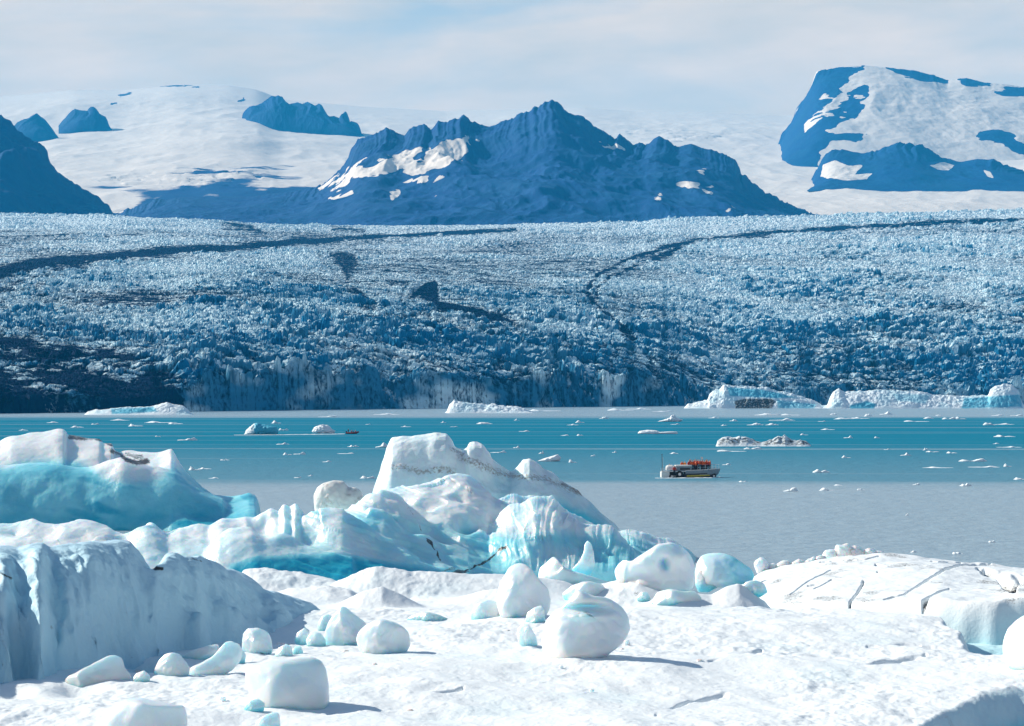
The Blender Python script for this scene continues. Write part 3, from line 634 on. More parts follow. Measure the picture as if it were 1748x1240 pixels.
# --- main snowy floe that carries the boulders
def floe_z(U, D):
    X = wx(U, D)
    z = 1.75 - 0.75 * sst(158, 184, D) + 0.65 * fbm2(X / 15, D / 20, 3, 3) + 0.10 * sst(100, 200, D)
    # wind-packed steps running away to the right
    z += 0.30 * (rid2((X * 0.35 + D) / 16, (X - 0.2 * D) / 40, 14, 3) - 0.6)
    mounds = [([(470, 1015), (520, 1012), (560, 1003), (600, 984), (640, 967), (665, 968), (700, 974), (760, 981), (850, 983), (905, 985), (960, 996), (1010, 1012), (1040, 1025)], 196, 6.5, 8, 1.1),
              ([(560, 1048), (590, 1030), (620, 1014), (652, 1003), (680, 1016), (715, 1034), (735, 1048)], 178, 4, 7, 1.05),
              ([(690, 1056), (720, 1045), (790, 1022), (850, 1005), (880, 1012), (910, 1020)], 183, 8, 8, 1.4),
              ([(1000, 1010), (1030, 1000), (1090, 985), (1130, 1000), (1160, 1015)], 190, 6, 8, 1.2),
              ([(1090, 1042), (1120, 1022), (1160, 1012), (1215, 1018), (1240, 1003), (1262, 998), (1285, 1012), (1305, 1032)], 181, 4, 6, 1.05),
              ([(1060, 1050), (1150, 1040), (1300, 1036), (1420, 1046), (1520, 1054), (1580, 1054), (1610, 1075)], 168, 28, 8, 1.8),
              ([(380, 1000), (410, 975), (440, 969), (480, 971), (520, 978), (565, 988), (590, 1002)], 199, 7, 6, 1.4),
              ([(440, 1020), (500, 1005), (560, 1002), (600, 1012), (620, 1025)], 190, 8, 6, 1.4)]
    for pts, dc, wf, wb, pf in mounds:
        z = smax(z, ridge(U, D, pts, dc, wf, wb, 0.9, pf, 1.3), 0.2)
    # the floe ends: far edge, right-hand gully, near lip at lower right, moat below the left wall
    z -= 5 * sst(0, 5, D - curve([(-400, 150), (300, 172), (420, 200), (1000, 203), (1300, 190), (1500, 172), (1580, 165), (1700, 140), (2300, 140)], U, 10))
    z -= 0.55 * np.exp(-((U - 132) / 38) ** 2 - ((D - 126) / 1.7) ** 2) + 0.45 * np.exp(-((U - 25) / 26) ** 2 - ((D - 124.5) / 1.5) ** 2)
    z -= 2.3 * np.exp(-((U - 246 + 3.0 * (D - 137)) / 26) ** 2 - ((D - 138) / 3.0) ** 2)
    ue = np.interp(D, [100, 133, 138, 141, 152, 163, 175], [9000, 2600, 1760, 1650, 1628, 1592, 1540])
    z = z + (0.30 + 0.25 * fbm2(X / 4, D / 5, 79, 3) - z) * sst(0, 46, U - ue + 12 * fbm2(X / 3, D / 3, 77, 3))
    dl = curve([(-400, 60), (1380, 60), (1470, 98), (1545, 110.5), (1600, 116), (1660, 121.5), (1748, 126), (2300, 132)], U, 12)
    z -= 2.2 * sst(0.6, -8.0, D - dl + 0.5 * fbm2(X / 2.5, D / 3, 78, 2))
    return z
def build_floe():
    U, D = np.meshgrid(np.linspace(-330, 2080, 1250), 100 * (210 / 100) ** np.linspace(0, 1, 760))
    X = wx(U, D); Z = floe_z(U, D); Zs = Z
    # melt-pitted snow: hummocks, sun cups, fine crust
    cup = 1 - np.sqrt(np.clip(worley((X + 0.3 * D) / 1.5, D / 2.6, 5)[0], 0, 1))
    Z = Z + 0.20 * fbm2((X + 0.25 * D) / 3.4, D / 5.5, 15, 3) + 0.12 * rid2((X + 0.4 * D) / 5, D / 7, 18, 3) - 0.10 * cup * sst(-0.5, 0.4, fbm2(X / 15, D / 22, 16, 2)) + 0.09 * fbm2(X / 0.6, D / 1.3, 25, 3) * sst(-0.35, 0.3, fbm2(X / 7, D / 12, 26, 2)) + 0.03 * np.maximum(0, fbm2(X / 0.28, D / 0.5, 27, 2))
    V = vof(Zs, D)
    # stepped cracks of the crust
    for pts, w, dep in [([(1120, 1222), (1185, 1198), (1235, 1187), (1290, 1175), (1345, 1160), (1380, 1152), (1440, 1142), (1500, 1134), (1580, 1124)], 2.2, 0.40),
                        ([(700, 1188), (760, 1182), (790, 1178)], 2.0, 0.25), ([(1210, 1130), (1240, 1126), (1300, 1118)], 1.8, 0.2), ([(1480, 1106), (1520, 1100), (1570, 1102)], 1.8, 0.22), ([(560, 1220), (600, 1212), (640, 1216)], 2, 0.15)]:
        d, p = dist_line(U, V + 3 * fbm2(X / 1.5, D / 3, 88, 2), pts)
        Z = Z - dep * sst(w * 1.6, 0.2, d) * sst(-0.15, 0.35, fbm2(X / 2.4, D / 9, 90, 3))
    blue = 0.04 + 0.10 * sst(0.1, 0.6, fbm2(X / 4, D / 6, 35, 3)) + 0.55 * sst(1.0, -0.3, Zs) 
    ue = sst(1.2, 0.2, Zs)
    blue = blue + 0.25 * ue + 0.38 * sst(0.8, -1.2, D - curve([(-400, 60), (1380, 60), (1470, 98), (1545, 110.5), (1600, 116), (1660, 121.5), (1748, 126), (2300, 132)], U, 12))  # near lip tinted bluer, its shade put into the colour
    blue = blue + 1.8 * np.exp(-((U - 246 + 3.0 * (D - 137)) / 24) ** 2 - ((D - 138) / 2.6) ** 2)
    dirt = 0.62 * sst(0.42, 0.75, fbm2(X / 1.2, D / 2.0, 45, 4)) * sst(0.1, 0.4, fbm2(X / 9, D / 12, 46, 2))
    return finish('ice_floe', 'broad snow covered ice floe carrying the ice boulders', 'ice floe', U, D, Z, 'snow', blue, dirt * 0.7)
floe, floeP = build_floe()
def floor_hit(u, py):
    """distance at which the line of sight through (u, py) meets the floe"""
    dd = np.arange(101, 204, 0.1); z = floe_z(np.full(dd.shape, float(u)), dd)
    v = vof(z, dd); k = np.where(v <= py)[0]
    i = k[0] if len(k) else len(dd) - 1
    return float(dd[i]), float(z[i])

# --- the second floe on the right, with its cracks
def build_floe_right():
    U, D = np.meshgrid(np.linspace(1180, 2200, 620), np.linspace(138, 232, 700))
    X = wx(U, D)
    crest = [(1180, 1035), (1230, 1012), (1280, 992), (1300, 976), (1340, 964), (1400, 956), (1450, 950), (1500, 946), (1560, 949), (1620, 956), (1700, 964), (1748, 969), (2000, 972), (2200, 985)]
    py = curve(crest, U, 6); dc = 212.0
    zc = np.maximum(wz(py, dc), -2)
    lip0 = curve([(1180, 205), (1260, 196), (1300, 186), (1420, 176), (1500, 172), (1560, 168), (1600, 166), (1650, 165), (1760, 163), (2200, 162)], U, 10)
    zl = wz(curve([(1180, 1040), (1300, 1035), (1430, 1030), (1500, 1028), (1575, 1024), (1600, 1018), (1640, 1020), (1700, 1020), (1748, 1012), (2200, 1005)], U, 8), lip0)
    lip = lip0 + 1.2 * fbm2(X / 4, D / 9, 7, 3)
    t = np.clip((dc - D) / (dc - lip0), -2, 1.2)
    z = np.where(D < dc, zc + (zl - zc) * np.clip(t, 0, 1), zc - np.maximum(zc, 0.8) * 1.25 * np.clip((D - dc) / 9, 0, 2) ** 1.6)
    z += 0.30 * fbm2(X / 8, D / 13, 9, 4) + 0.25 * (rid2((X + 0.5 * D) / 9, D / 12, 12, 3) - 0.6) + 0.10 * fbm2(X / 1.8, D / 3.0, 19, 3) + 0.03 * fbm2(X / 0.5, D / 1.0, 29, 2)
    zt = z.copy()
    z -= 5.5 * sst(0, 2.6, lip - D) 
    V = vof(zt, D); wob = 4 * fbm2(X / 1.6, D / 4, 97, 3)
    dirt = np.zeros(U.shape)
    for pts, w, dep, dk in [([(1565, 1002), (1590, 985), (1612, 972), (1650, 964), (1690, 962)], 3.0, 1.0, 0.55), ([(1450, 1030), (1462, 1015), (1472, 998), (1474, 990)], 2.8, 0.9, 0.5),
                            ([(1510, 1024), (1545, 1014), (1565, 1002)], 2.0, 0.5, 0.4), ([(1680, 976), (1700, 980), (1722, 984), (1760, 985)], 5, 1.2, 1.0), ([(1712, 986), (1716, 1000), (1730, 1006)], 5, 1.3, 1.0),
                            ([(1735, 990), (1790, 984), (1840, 1000)], 5, 1.2, 0.9), ([(1495, 964), (1510, 966)], 3, 0.6, 0.2), ([(1498, 976), (1506, 977)], 2.5, 0.5, 0.2), ([(1350, 1015), (1385, 988), (1420, 972)], 1.6, 0.25, 0.3),
                            ([(1390, 1005), (1420, 990)], 1.5, 0.2, 0.25), ([(1575, 1025), (1600, 1012), (1620, 1005)], 2.5, 0.4, 0.4), ([(1380, 1000), (1392, 998)], 2.5, 0.4, 0.2), ([(1400, 960), (1480, 955), (1500, 950)], 1.5, 0.3, 0.25), ([(1590, 958), (1640, 962)], 1.5, 0.3, 0.2)]:
        d, p = dist_line(U, V + wob * 0.6, pts)
        k = sst(w * (1.5 if w >= 5 else 0.75), w * 0.1, d)
        z -= dep * k * (lip - 1 < D); dirt = np.maximum(dirt, min(1.0, dk + 0.35) * sst(w * (1.2 if w >= 5 else 0.6), w * 0.15, d))
    pd = sst(-3, 4, inpoly(U, V + wob, [(1668, 970), (1690, 972), (1715, 980), (1748, 984), (1800, 986), (1770, 996), (1738, 1000), (1724, 1010), (1712, 1000), (1700, 985)]))
    z -= 0.7 * pd; dirt = np.maximum(dirt, 1.1 * pd)
    dirt = np.maximum(dirt, 0.50 * sst(0.10, 0.6, fbm2(X / 2.2, D / 5, 47, 4)))
    dirt = dirt * sst(0.8, 0.1, lip - D)
    blue = 0.05 + 0.62 * sst(0.2, 1.6, lip - D) + 0.35 * sst(3.0, 5, lip - D)  # front face painted bluer to deepen its shade
    finish('ice_floe', 'flat snowy floe split by dark cracks with a rubble edge', 'ice floe', U, D, z, 'snow', blue, dirt)
    return
build_floe_right()

# --- wall berg: long shaded flank on the left
def build_wall():
    u0, u1 = -420, 575
    U, D = np.meshgrid(np.linspace(u0, u1, 760), np.linspace(116, 205, 800))
    X = wx(U, D)
    crest = [(-420, 950), (-100, 940), (0, 936), (30, 938), (50, 931), (72, 929), (85, 937), (100, 934), (130, 928), (160, 924), (205, 923), (222, 926), (240, 945), (252, 957), (262, 960), (285, 946), (300, 944), (312, 950), (340, 948), (355, 957), (385, 972), (400, 976), (430, 992), (450, 1004), (470, 1008), (500, 1022), (525, 1030), (548, 1044), (558, 1060), (575, 1090)]
    dcp = [(-420, 129), (0, 139), (100, 144), (200, 149), (260, 151), (340, 156), (450, 164), (560, 173), (575, 174)]
    dc = curve(dcp, U, 8)
    # foot line of the flank
    fd = curve([(-420, 121), (0, 128), (80, 129), (200, 138.5), (240, 140), (300, 146), (380, 150), (480, 157), (530, 163), (560, 170), (575, 173)], U, 8)
    zc = wz(curve(crest, U, 2.0), dc)
    t = np.clip((dc - D) / (dc - fd), 0, 1.6)
    # buttresses and runnels of the flank
    but = 0.10 * np.sin(U / 40 + 2.0 * fbm2(U / 140, D / 40, 5, 2)) + 0.75 * fbm2((U - 110 * t) / 60, t * 1.6, 6, 4) + 0.55 * (rid2((U - 120 * t) / 40, t * 1.4, 7, 4) - 0.6)
    rib = 0.6 * np.exp(-((U - 62 - (t * 8)) / 17) ** 2) + 0.5 * np.exp(-((U - 10) / 16) ** 2) + 0.5 * np.exp(-((U - 330 - t * 15) / 16) ** 2) + 0.4 * np.exp(-((U - 455 - t * 30) / 12) ** 2) + 0.4 * np.exp(-((U - 255 - t * 25) / 14) ** 2) - 0.5 * np.exp(-((U - 88 - t * 6) / 14) ** 2)
    te = np.clip(t - (but * 0.55 + rib * 0.35) * np.clip(4 * t * (1.25 - t), 0, 1) * 0.6, 0, 1.6)
    zf = zc * (1 - te ** 1.9)
    zbk = zc - 0.10 * (D - dc) - zc * 1.2 * sst(14, 34, D - dc) + 0.35 * fbm2(X / 5, D / 7, 55, 3) * sst(0, 4, D - dc)
    z = np.where(D < dc, zf, zbk)
    z = np.where(zc < 0.2, -1, z)
    z -= 0.25 * np.exp(-((U - 262) / 14) ** 2) * np.exp(-((t - 0.08) / 0.1) ** 2) * 4
    V = vof(z, D)
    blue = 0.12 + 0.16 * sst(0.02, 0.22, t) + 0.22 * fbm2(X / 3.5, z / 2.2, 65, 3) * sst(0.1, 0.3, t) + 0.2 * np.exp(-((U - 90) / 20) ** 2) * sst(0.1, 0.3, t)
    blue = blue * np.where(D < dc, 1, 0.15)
    dirt = np.zeros(U.shape)
    for pts, w, a in [([(249, 948), (254, 960), (266, 968), (278, 970)], 3.2, 1.0), ([(0, 980), (20, 988)], 2, 0.7), ([(80, 1070), (92, 1074)], 2, 0.5), ([(325, 956), (345, 958)], 2.5, 0.5), ([(220, 1118), (234, 1126)], 2.5, 0.5), ([(215, 1045), (222, 1055)], 1.3, 0.45)]:
        d, _ = dist_line(U, V, pts); dirt = np.maximum(dirt, a * sst(w * 1.4, w * 0.3, d))
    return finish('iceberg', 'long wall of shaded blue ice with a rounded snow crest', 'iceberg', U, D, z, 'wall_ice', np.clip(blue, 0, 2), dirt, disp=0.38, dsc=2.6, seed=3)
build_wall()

# --- central berg: turquoise foot, tilted fins, knobbly crest
def build_central():
    U, D = np.meshgrid(np.linspace(-330, 1240, 1350), np.linspace(200, 282, 760))
    X = wx(U, D)
    arm = [(-330, 892), (0, 889), (60, 887), (110, 889), (150, 893), (186, 895), (196, 903), (212, 906), (232, 894), (250, 890), (268, 895), (286, 905), (308, 893), (345, 894), (356, 899), (378, 884), (402, 882), (430, 878), (446, 866), (463, 857), (474, 862), (477, 872), (482, 850), (492, 860), (498, 866), (502, 849), (508, 854), (516, 864), (534, 872), (560, 884), (600, 910), (650, 930)]
    z = ridge(U, D, arm, [(-330, 226), (0, 224), (300, 222), (480, 224), (650, 226)], 15, 10, -0.4, 1.25, 1.2, sig=3.2)
    # inner fins, each falling away to the right
    fins = [([(470, 930), (500, 900), (520, 878), (550, 872), (585, 868), (600, 880), (660, 915), (740, 955), (800, 985)], 221, 10, 14, 1.1),
            ([(560, 900), (585, 878), (610, 866), (640, 862), (655, 858), (690, 885), (720, 905), (760, 935), (800, 950)], 226, 9, 14, 1.2),
            ([(575, 875), (620, 848), (650, 838), (680, 842), (705, 862), (740, 895), (790, 930), (860, 970), (900, 985)], 231, 12, 12, 1.1),
            ([(620, 850), (665, 832), (700, 826), (730, 818), (765, 812), (800, 814), (826, 826), (842, 838), (870, 842), (905, 843), (945, 848), (955, 862), (985, 878), (1025, 888), (1060, 897), (1090, 902), (1120, 912), (1148, 921), (1168, 934), (1185, 948), (1200, 965), (1225, 1010)], [(600, 240), (800, 243), (1000, 250), (1240, 256)], 24, 8, 1.15),
            ([(840, 880), (870, 858), (910, 846), (950, 852), (960, 868), (1000, 892), (1050, 905), (1080, 930), (1120, 960)], 236, 14, 10, 1.4),
            ([(350, 935), (375, 905), (395, 896), (430, 890), (440, 893), (470, 905), (520, 925), (600, 945)], 217, 9, 8, 1.5)]
    for pts, dc, wf, wb, pf in fins:
        z = smax(z, ridge(U, D, pts, dc, wf, wb, -0.4, pf, 1.2, sig=2.2), 0.35)
    edge = z.copy()
    # melt hollows: scoops with sharp rims
    f1, f2, rv, _, _ = worley((X + 0.4 * D) / 3.2, (D - 0.2 * X) / 4.2, 15)
    hol = np.clip(1 - f1 * 1.5, 0, 1) ** 1.2 * (rv > 0.35)
    top = sst(0.4, 2.5, z)
    sm = sst(-14, 14, inpoly(U, vof(z, D), [(380, 985), (372, 925), (440, 895), (480, 870), (545, 905), (660, 950), (760, 985)]))
    z -= 0.75 * hol * top * sst(215, 222, D + 0 * U) * (1 - 0.8 * sm)
    z += 0.45 * (1 - 0.75 * sm) * top * fbm2(X / 4.5, D / 5, 16, 3)
    # strata: thin ribs dipping to the right
    V0 = vof(z, D)
    V = vof(z, D)
    for (cu, cv, ru, rv_, dep) in [(797, 893, 15, 10, 1.6), (455, 895, 20, 18, 0.9), (700, 905, 22, 9, 0.5), (850, 885, 18, 10, 0.6), (530, 915, 26, 14, 0.5)]:
        z -= dep * np.exp(-((U - cu) / ru) ** 2 - ((V - cv) / rv_) ** 2)
    run = rid2(U / 11 + 1.5 * fbm2(U / 40, z / 2, 61, 2), z * 0.25, 62, 3) - 0.6
    z += 0.28 * run * sst(830, 880, U) * sst(0.3, 1.5, z)
    z += 0.5 * (rid2((U - 3.2 * (V - 900)) / 60, V / 400, 63, 3) - 0.6) * sst(480, 540, U) * sst(880, 820, U) * sst(0.3, 1.5, z)
    rel = V  # row in the picture only drives where washed blue ice and painted shade begin
    blue = 0.12 + 0.32 * sst(-0.2, 0.6, fbm2(X / 6, D / 7, 17, 3))
    face = inpoly(U, V, [(395, 985), (370, 930), (440, 905), (520, 880), (600, 890), (760, 960), (820, 1005), (600, 1010)])
    blue = np.maximum(blue, sst(-12, 25, face) * (0.60 + 0.3 * fbm2(X / 5, z / 3, 18, 3)))
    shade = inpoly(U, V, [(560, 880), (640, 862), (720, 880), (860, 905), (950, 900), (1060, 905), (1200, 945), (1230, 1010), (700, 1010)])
    blue = np.maximum(blue, sst(-10, 22, shade) * (0.82 + 0.6 * fbm2(X / 3.0, z / 2.0, 19, 4)))  # shade of the fins and right side painted in as bluer ice
    blue = np.maximum(blue, sst(1.7, 0.4, z) * 1.25)
    for (cu, cv, ru, rv_, a) in [(797, 893, 18, 13, 1.3), (455, 898, 26, 18, 0.35), (1010, 865, 22, 14, 0.8), (540, 880, 30, 14, 0.7), (660, 875, 40, 14, 0.5)]:
        blue = np.maximum(blue, a * np.exp(-((U - cu) / ru) ** 2 - ((V - cv) / rv_) ** 2))
    foot = inpoly(U, V, [(380, 1010), (390, 962), (440, 948), (520, 944), (640, 950), (760, 968), (900, 980), (900, 1010)])
    blue = np.maximum(blue, sst(-8, 14, foot) * 2.0)
    dirt = np.zeros(U.shape); wob = 5 * fbm2(X / 0.9, z / 0.7, 27, 3)
    for pts, w, a in [([(712, 885), (718, 900), (720, 915), (735, 932), (745, 945), (752, 958)], 1.5, 0.85), ([(795, 975), (812, 967), (832, 958), (845, 945), (865, 935)], 2.3, 0.9), ([(735, 978), (775, 972)], 2.5, 0.6), ([(770, 980), (800, 976)], 3, 0.8), ([(698, 868), (712, 885)], 1.4, 0.4)]:
        d, _ = dist_line(U, V, pts); dirt = np.maximum(dirt, a * sst(w * 1.5, w * 0.3, d + wob * 0.5))
    return finish('iceberg', 'turquoise footed berg with melt hollows and dark grit veins', 'iceberg', U, D, z, 'berg', np.clip(blue, 0, 2), dirt, disp=0.34, dsc=2.6, seed=9)
build_central()

# --- tall block behind it
def build_block():
    U, D = np.meshgrid(np.linspace(600, 1075, 560), np.linspace(248, 282, 360))
    X = wx(U, D)
    crest = [(600, 880), (632, 858), (640, 838), (645, 820), (653, 800), (660, 775), (665, 756), (669, 748), (685, 744), (715, 741), (744, 739), (762, 742), (770, 752), (777, 762), (790, 768), (797, 764), (800, 755), (810, 753), (824, 757), (834, 770), (842, 784), (856, 796), (872, 806), (882, 797), (893, 785), (904, 782), (916, 788), (928, 800), (944, 807), (958, 822), (985, 838), (1005, 858), (1030, 878), (1045, 892), (1075, 930)]
    z = ridge(U, D, crest, 262, 9, 10, -0.4, 2.2, 2.0, sig=1.3)
    V = vof(z, D)
    blue = 0.16 + 0.2 * sst(0, 0.6, fbm2(X / 3, z / 2.5, 5, 3)) + 0.9 * sst(6, 45, inpoly(U, V, [(860, 840), (960, 832), (1060, 890), (1060, 960), (900, 960)])) + 0.25 * sst(785, 840, V)
    dirt = np.zeros(U.shape); wob = 3 * fbm2(X / 1.5, z / 0.8, 27, 3)
    for pts, w, a in [([(650, 802), (680, 798), (720, 806), (760, 800), (775, 808)], 7, 0.5), ([(770, 770), (795, 785), (850, 805), (885, 812), (930, 816), (960, 828), (990, 840)], 8, 0.5), ([(960, 826), (1000, 848)], 4, 0.7)]:
        d, _ = dist_line(U, V, pts); dirt = np.maximum(dirt, a * sst(w * 1.6, w * 0.2, d + wob))
    finish('iceberg', 'tall pale ice block with a brown dirt seam and curled tip', 'iceberg', U, D, z, 'seam_berg', np.clip(blue, 0, 2), dirt, disp=0.35, dsc=2.4, seed=12)
build_block()

# --- berg with the blue cliff at the left
def build_left_berg():
    U, D = np.meshgrid(np.linspace(-360, 470, 700), np.linspace(292, 352, 480))
    X = wx(U, D)
    crest = [(-360, 800), (-150, 768), (0, 748), (20, 740), (55, 736), (100, 733), (109, 735), (114, 746), (130, 748), (170, 749), (176, 756), (192, 757), (194, 766), (204, 773), (240, 770), (270, 769), (293, 764), (298, 776), (312, 795), (325, 812), (345, 830), (365, 842), (398, 845), (425, 840), (436, 844), (441, 856), (444, 880), (470, 920)]
    z = ridge(U, D, crest, [(-360, 326), (200, 326), (300, 322), (470, 318)], 21, 14, -0.4, 1.7, 1.4, sig=1.5)
    shelf = [(-360, 800), (0, 792), (80, 790), (150, 800), (170, 795), (210, 782), (260, 800), (300, 806), (330, 830), (380, 850)]
    z = smax(z, ridge(U, D, shelf, 313, 10, 8, -0.4, 2.2, 1.0, sig=5), 0.4)
    z += 0.5 * fbm2(X / 6, D / 8, 6, 3) * sst(0.5, 3, z)
    V = vof(z, D)
    capn = 10 * fbm2(X / 6, z / 3, 7, 4)
    line = curve([(-360, 800), (0, 785), (60, 775), (120, 778), (150, 790), (180, 815), (260, 812), (300, 790), (330, 800), (480, 810)], U, 10)
    blue = 0.08 + 0.85 * sst(-8, 26, V - line + capn) * 1.35 + 0.5 * fbm2(X / 4, z / 1.6, 8, 4) * sst(0, 20, V - line) + 0.35 * sst(855, 890, V)
    blue = np.where(D > 327, blue * 0.3, blue)
    blue = blue + 0.5 * sst(0.1, 0.5, fbm2((X - 1.2 * z) / 9, (z + 0.25 * X) / 1.3, 68, 4)) * sst(0, 20, V - line)
    dirt = np.zeros(U.shape); wob = 4 * fbm2(X / 1.6, z / 1.2, 27, 3)
    for pts, w, a in [([(190, 770), (205, 776), (220, 786), (232, 792), (250, 788)], 6, 0.95), ([(215, 775), (240, 780)], 5, 0.6), ([(120, 748), (150, 747), (170, 750), (190, 760)], 3, 0.75)]:
        d, _ = dist_line(U, V, pts); dirt = np.maximum(dirt, a * sst(w * 1.6, w * 0.2, d + wob))
    finish('iceberg', 'snow capped berg with a sheer blue cliff and grit on top', 'iceberg', U, D, z, 'berg', np.clip(blue, 0, 2), dirt, disp=0.28, dsc=3.2, seed=15)
build_left_berg()

# ------------------------------------------------------------------ ice boulders lying on the floes
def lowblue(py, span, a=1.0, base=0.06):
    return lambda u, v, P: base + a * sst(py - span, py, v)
BG = 'ice boulders lying on the floe'
def boulder(label, out, base, depthk=0.8, name='ice_boulder', cat='ice boulder', mat='boulder', **kw):
    us = [p[0] for p in out]
    cu = 0.5 * (min(us) + max(us))
    d, z = floor_hit(cu, base)
    w = (max(us) - min(us)) / F * d
    dep = w * depthk
    kw.setdefault('amp', 0.07 * w); kw.setdefault('ns', 0.38 * w); kw.setdefault('amp2', 0.5); kw.setdefault('sink', 0.03 * w)
    kw.setdefault('seed', int(cu) % 97)
    fr_ = random.Random(int(cu * 7)); fc = [(fr_.uniform(-1, 1), -fr_.uniform(0.5, 1), fr_.uniform(-0.2, 0.9), fr_.uniform(0.48, 0.72)) for _ in range(7)]
    kw['cuts'] = list(kw.get('cuts', ())) + fc
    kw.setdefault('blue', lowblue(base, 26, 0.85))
    return ice_body(name, label, cat, out, d + dep * 0.25, dep, mat, BG, **kw)
def slotdent(cu, cv, ru, rv, a, base):
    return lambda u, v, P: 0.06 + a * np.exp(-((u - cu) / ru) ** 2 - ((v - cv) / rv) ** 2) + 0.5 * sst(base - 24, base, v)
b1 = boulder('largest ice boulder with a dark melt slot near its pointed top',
        [(985, 1003), (992, 1004), (1008, 1014), (1030, 1017), (1052, 1024), (1068, 1036), (1077, 1052), (1078, 1070), (1070, 1085), (1058, 1098), (1040, 1112), (1012, 1125), (985, 1131), (960, 1132), (938, 1128), (924, 1120), (921, 1100), (926, 1075), (931, 1055), (945, 1040), (965, 1031), (978, 1015)], 1128, 0.75, n=180, nr=40, lean=0.1,
        dirt=lambda u, v, P: 0.52 * np.exp(-((u - 1002) / 25) ** 4 - ((v - 1036 - (u - 1000) * 0.10 - 0.006 * (u - 1000) ** 2) / 4.0) ** 2), blue=slotdent(1002, 1042, 34, 8, 0.5, 1132))  # overhang shadow of the slot painted in through the dirt colour
def carve(o, cu, cv, ru, rv, dep):
    """press a melt hollow into the front of a boulder"""
    me = o.data; n = len(me.vertices); P = np.empty(n * 3, np.float32); me.vertices.foreach_get('co', P); P = P.reshape(-1, 3)
    W = P + np.array(o.location)
    u = uof(W[:, 0], W[:, 1]); v = vof(W[:, 2], W[:, 1])
    k = np.exp(-((u - cu) / ru) ** 2 - ((v - cv) / rv) ** 2) * (P[:, 1] < np.median(P[:, 1]))
    P[:, 1] += dep * k; me.vertices.foreach_set('co', P.ravel()); me.update()
carve(b1, 1002, 1038, 30, 6, 1.3); carve(b1, 1005, 1052, 34, 6, -0.35)
boulder('tall rounded ice boulder behind the one with the slot', [(885, 957), (897, 960), (908, 970), (918, 984), (934, 1000), (944, 1018), (944, 1040), (930, 1056), (905, 1064), (875, 1062), (855, 1052), (849, 1030), (850, 1008), (856, 985), (866, 966), (875, 959)], 1060, 0.95, cuts=[(0.7, -0.7, 0.1, 0.62)], blue=slotdent(885, 1050, 14, 10, 0.7, 1064))
boulder('small pointed ice stone leaning on the tall rounded boulder', [(925, 1030), (930, 1042), (931, 1062), (922, 1069), (905, 1069), (896, 1060), (900, 1045), (910, 1037)], 1068, 0.9)
boulder('small upright ice stone beside the slotted boulder', [(893, 1062), (904, 1068), (914, 1083), (921, 1100), (915, 1109), (900, 1110), (886, 1098), (882, 1082), (884, 1070)], 1108, 0.8)
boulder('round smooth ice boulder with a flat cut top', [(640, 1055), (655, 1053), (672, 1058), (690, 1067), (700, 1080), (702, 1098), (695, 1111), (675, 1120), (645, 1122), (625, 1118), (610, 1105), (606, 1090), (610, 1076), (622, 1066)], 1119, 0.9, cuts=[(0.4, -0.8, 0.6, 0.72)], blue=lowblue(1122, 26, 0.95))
boulder('conical ice mound beside the round flat topped boulder', [(583, 1031), (592, 1036), (606, 1048), (622, 1058), (632, 1075), (628, 1100), (605, 1108), (575, 1110), (556, 1104), (552, 1085), (560, 1060), (572, 1043)], 1104, 0.9, n=140)
boulder('small rounded ice lump at the side of the conical mound', [(560, 1047), (568, 1050), (570, 1062), (566, 1078), (552, 1082), (542, 1076), (542, 1062), (550, 1051)], 1081, 0.9)
boulder('low ice lump between the wall berg and the conical mound', [(535, 1077), (548, 1080), (556, 1092), (556, 1106), (538, 1110), (524, 1106), (523, 1092), (528, 1081)], 1108, 0.9)
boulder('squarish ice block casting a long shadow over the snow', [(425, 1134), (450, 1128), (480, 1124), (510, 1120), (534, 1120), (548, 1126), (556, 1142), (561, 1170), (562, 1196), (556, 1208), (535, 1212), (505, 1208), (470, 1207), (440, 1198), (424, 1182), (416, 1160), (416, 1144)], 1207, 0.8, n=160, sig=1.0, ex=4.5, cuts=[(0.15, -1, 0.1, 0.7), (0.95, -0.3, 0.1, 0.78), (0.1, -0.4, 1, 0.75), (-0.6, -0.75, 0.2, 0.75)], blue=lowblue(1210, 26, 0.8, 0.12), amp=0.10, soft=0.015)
boulder('round ice boulder with gritty brown underside', [(412, 1080), (422, 1072), (440, 1070), (455, 1076), (464, 1088), (466, 1108), (460, 1122), (440, 1128), (420, 1126), (411, 1114), (409, 1096)], 1122, 0.9, dirt=lambda u, v, P: 0.42 * sst(1106, 1116, v))
boulder('elongated ice block tilted like a fallen log', [(385, 1092), (398, 1088), (410, 1094), (416, 1108), (412, 1126), (398, 1142), (380, 1154), (355, 1160), (332, 1158), (320, 1148), (326, 1136), (345, 1128), (362, 1118), (374, 1105)], 1155, 0.5, n=140, centre=(372, 1127), blue=lowblue(1160, 26, 0.45))
boulder('blunt ice stone at the end of the tilted log shaped block', [(270, 1126), (280, 1116), (294, 1112), (306, 1116), (318, 1128), (325, 1140), (322, 1152), (305, 1160), (280, 1163), (264, 1158), (262, 1142)], 1159, 0.85)
boulder('wedge shaped ice slab rising to a blunt end', [(72, 1180), (95, 1164), (130, 1144), (160, 1126), (182, 1115), (198, 1112), (208, 1118), (211, 1136), (222, 1146), (226, 1160), (215, 1168), (180, 1174), (130, 1182), (95, 1184)], 1172, 0.55, n=150, centre=(165, 1155))
boulder('flat topped ice block cut off by the picture bottom', [(178, 1214), (195, 1200), (215, 1190), (240, 1189), (268, 1195), (296, 1200), (314, 1202), (319, 1222), (319, 1262), (300, 1275), (240, 1280), (190, 1276), (170, 1255), (170, 1232)], 1272, 0.75, n=150, ex=3.6, cuts=[(0.1, -1, 0.2, 0.7), (0.9, -0.3, 0.1, 0.8)], amp=0.08)
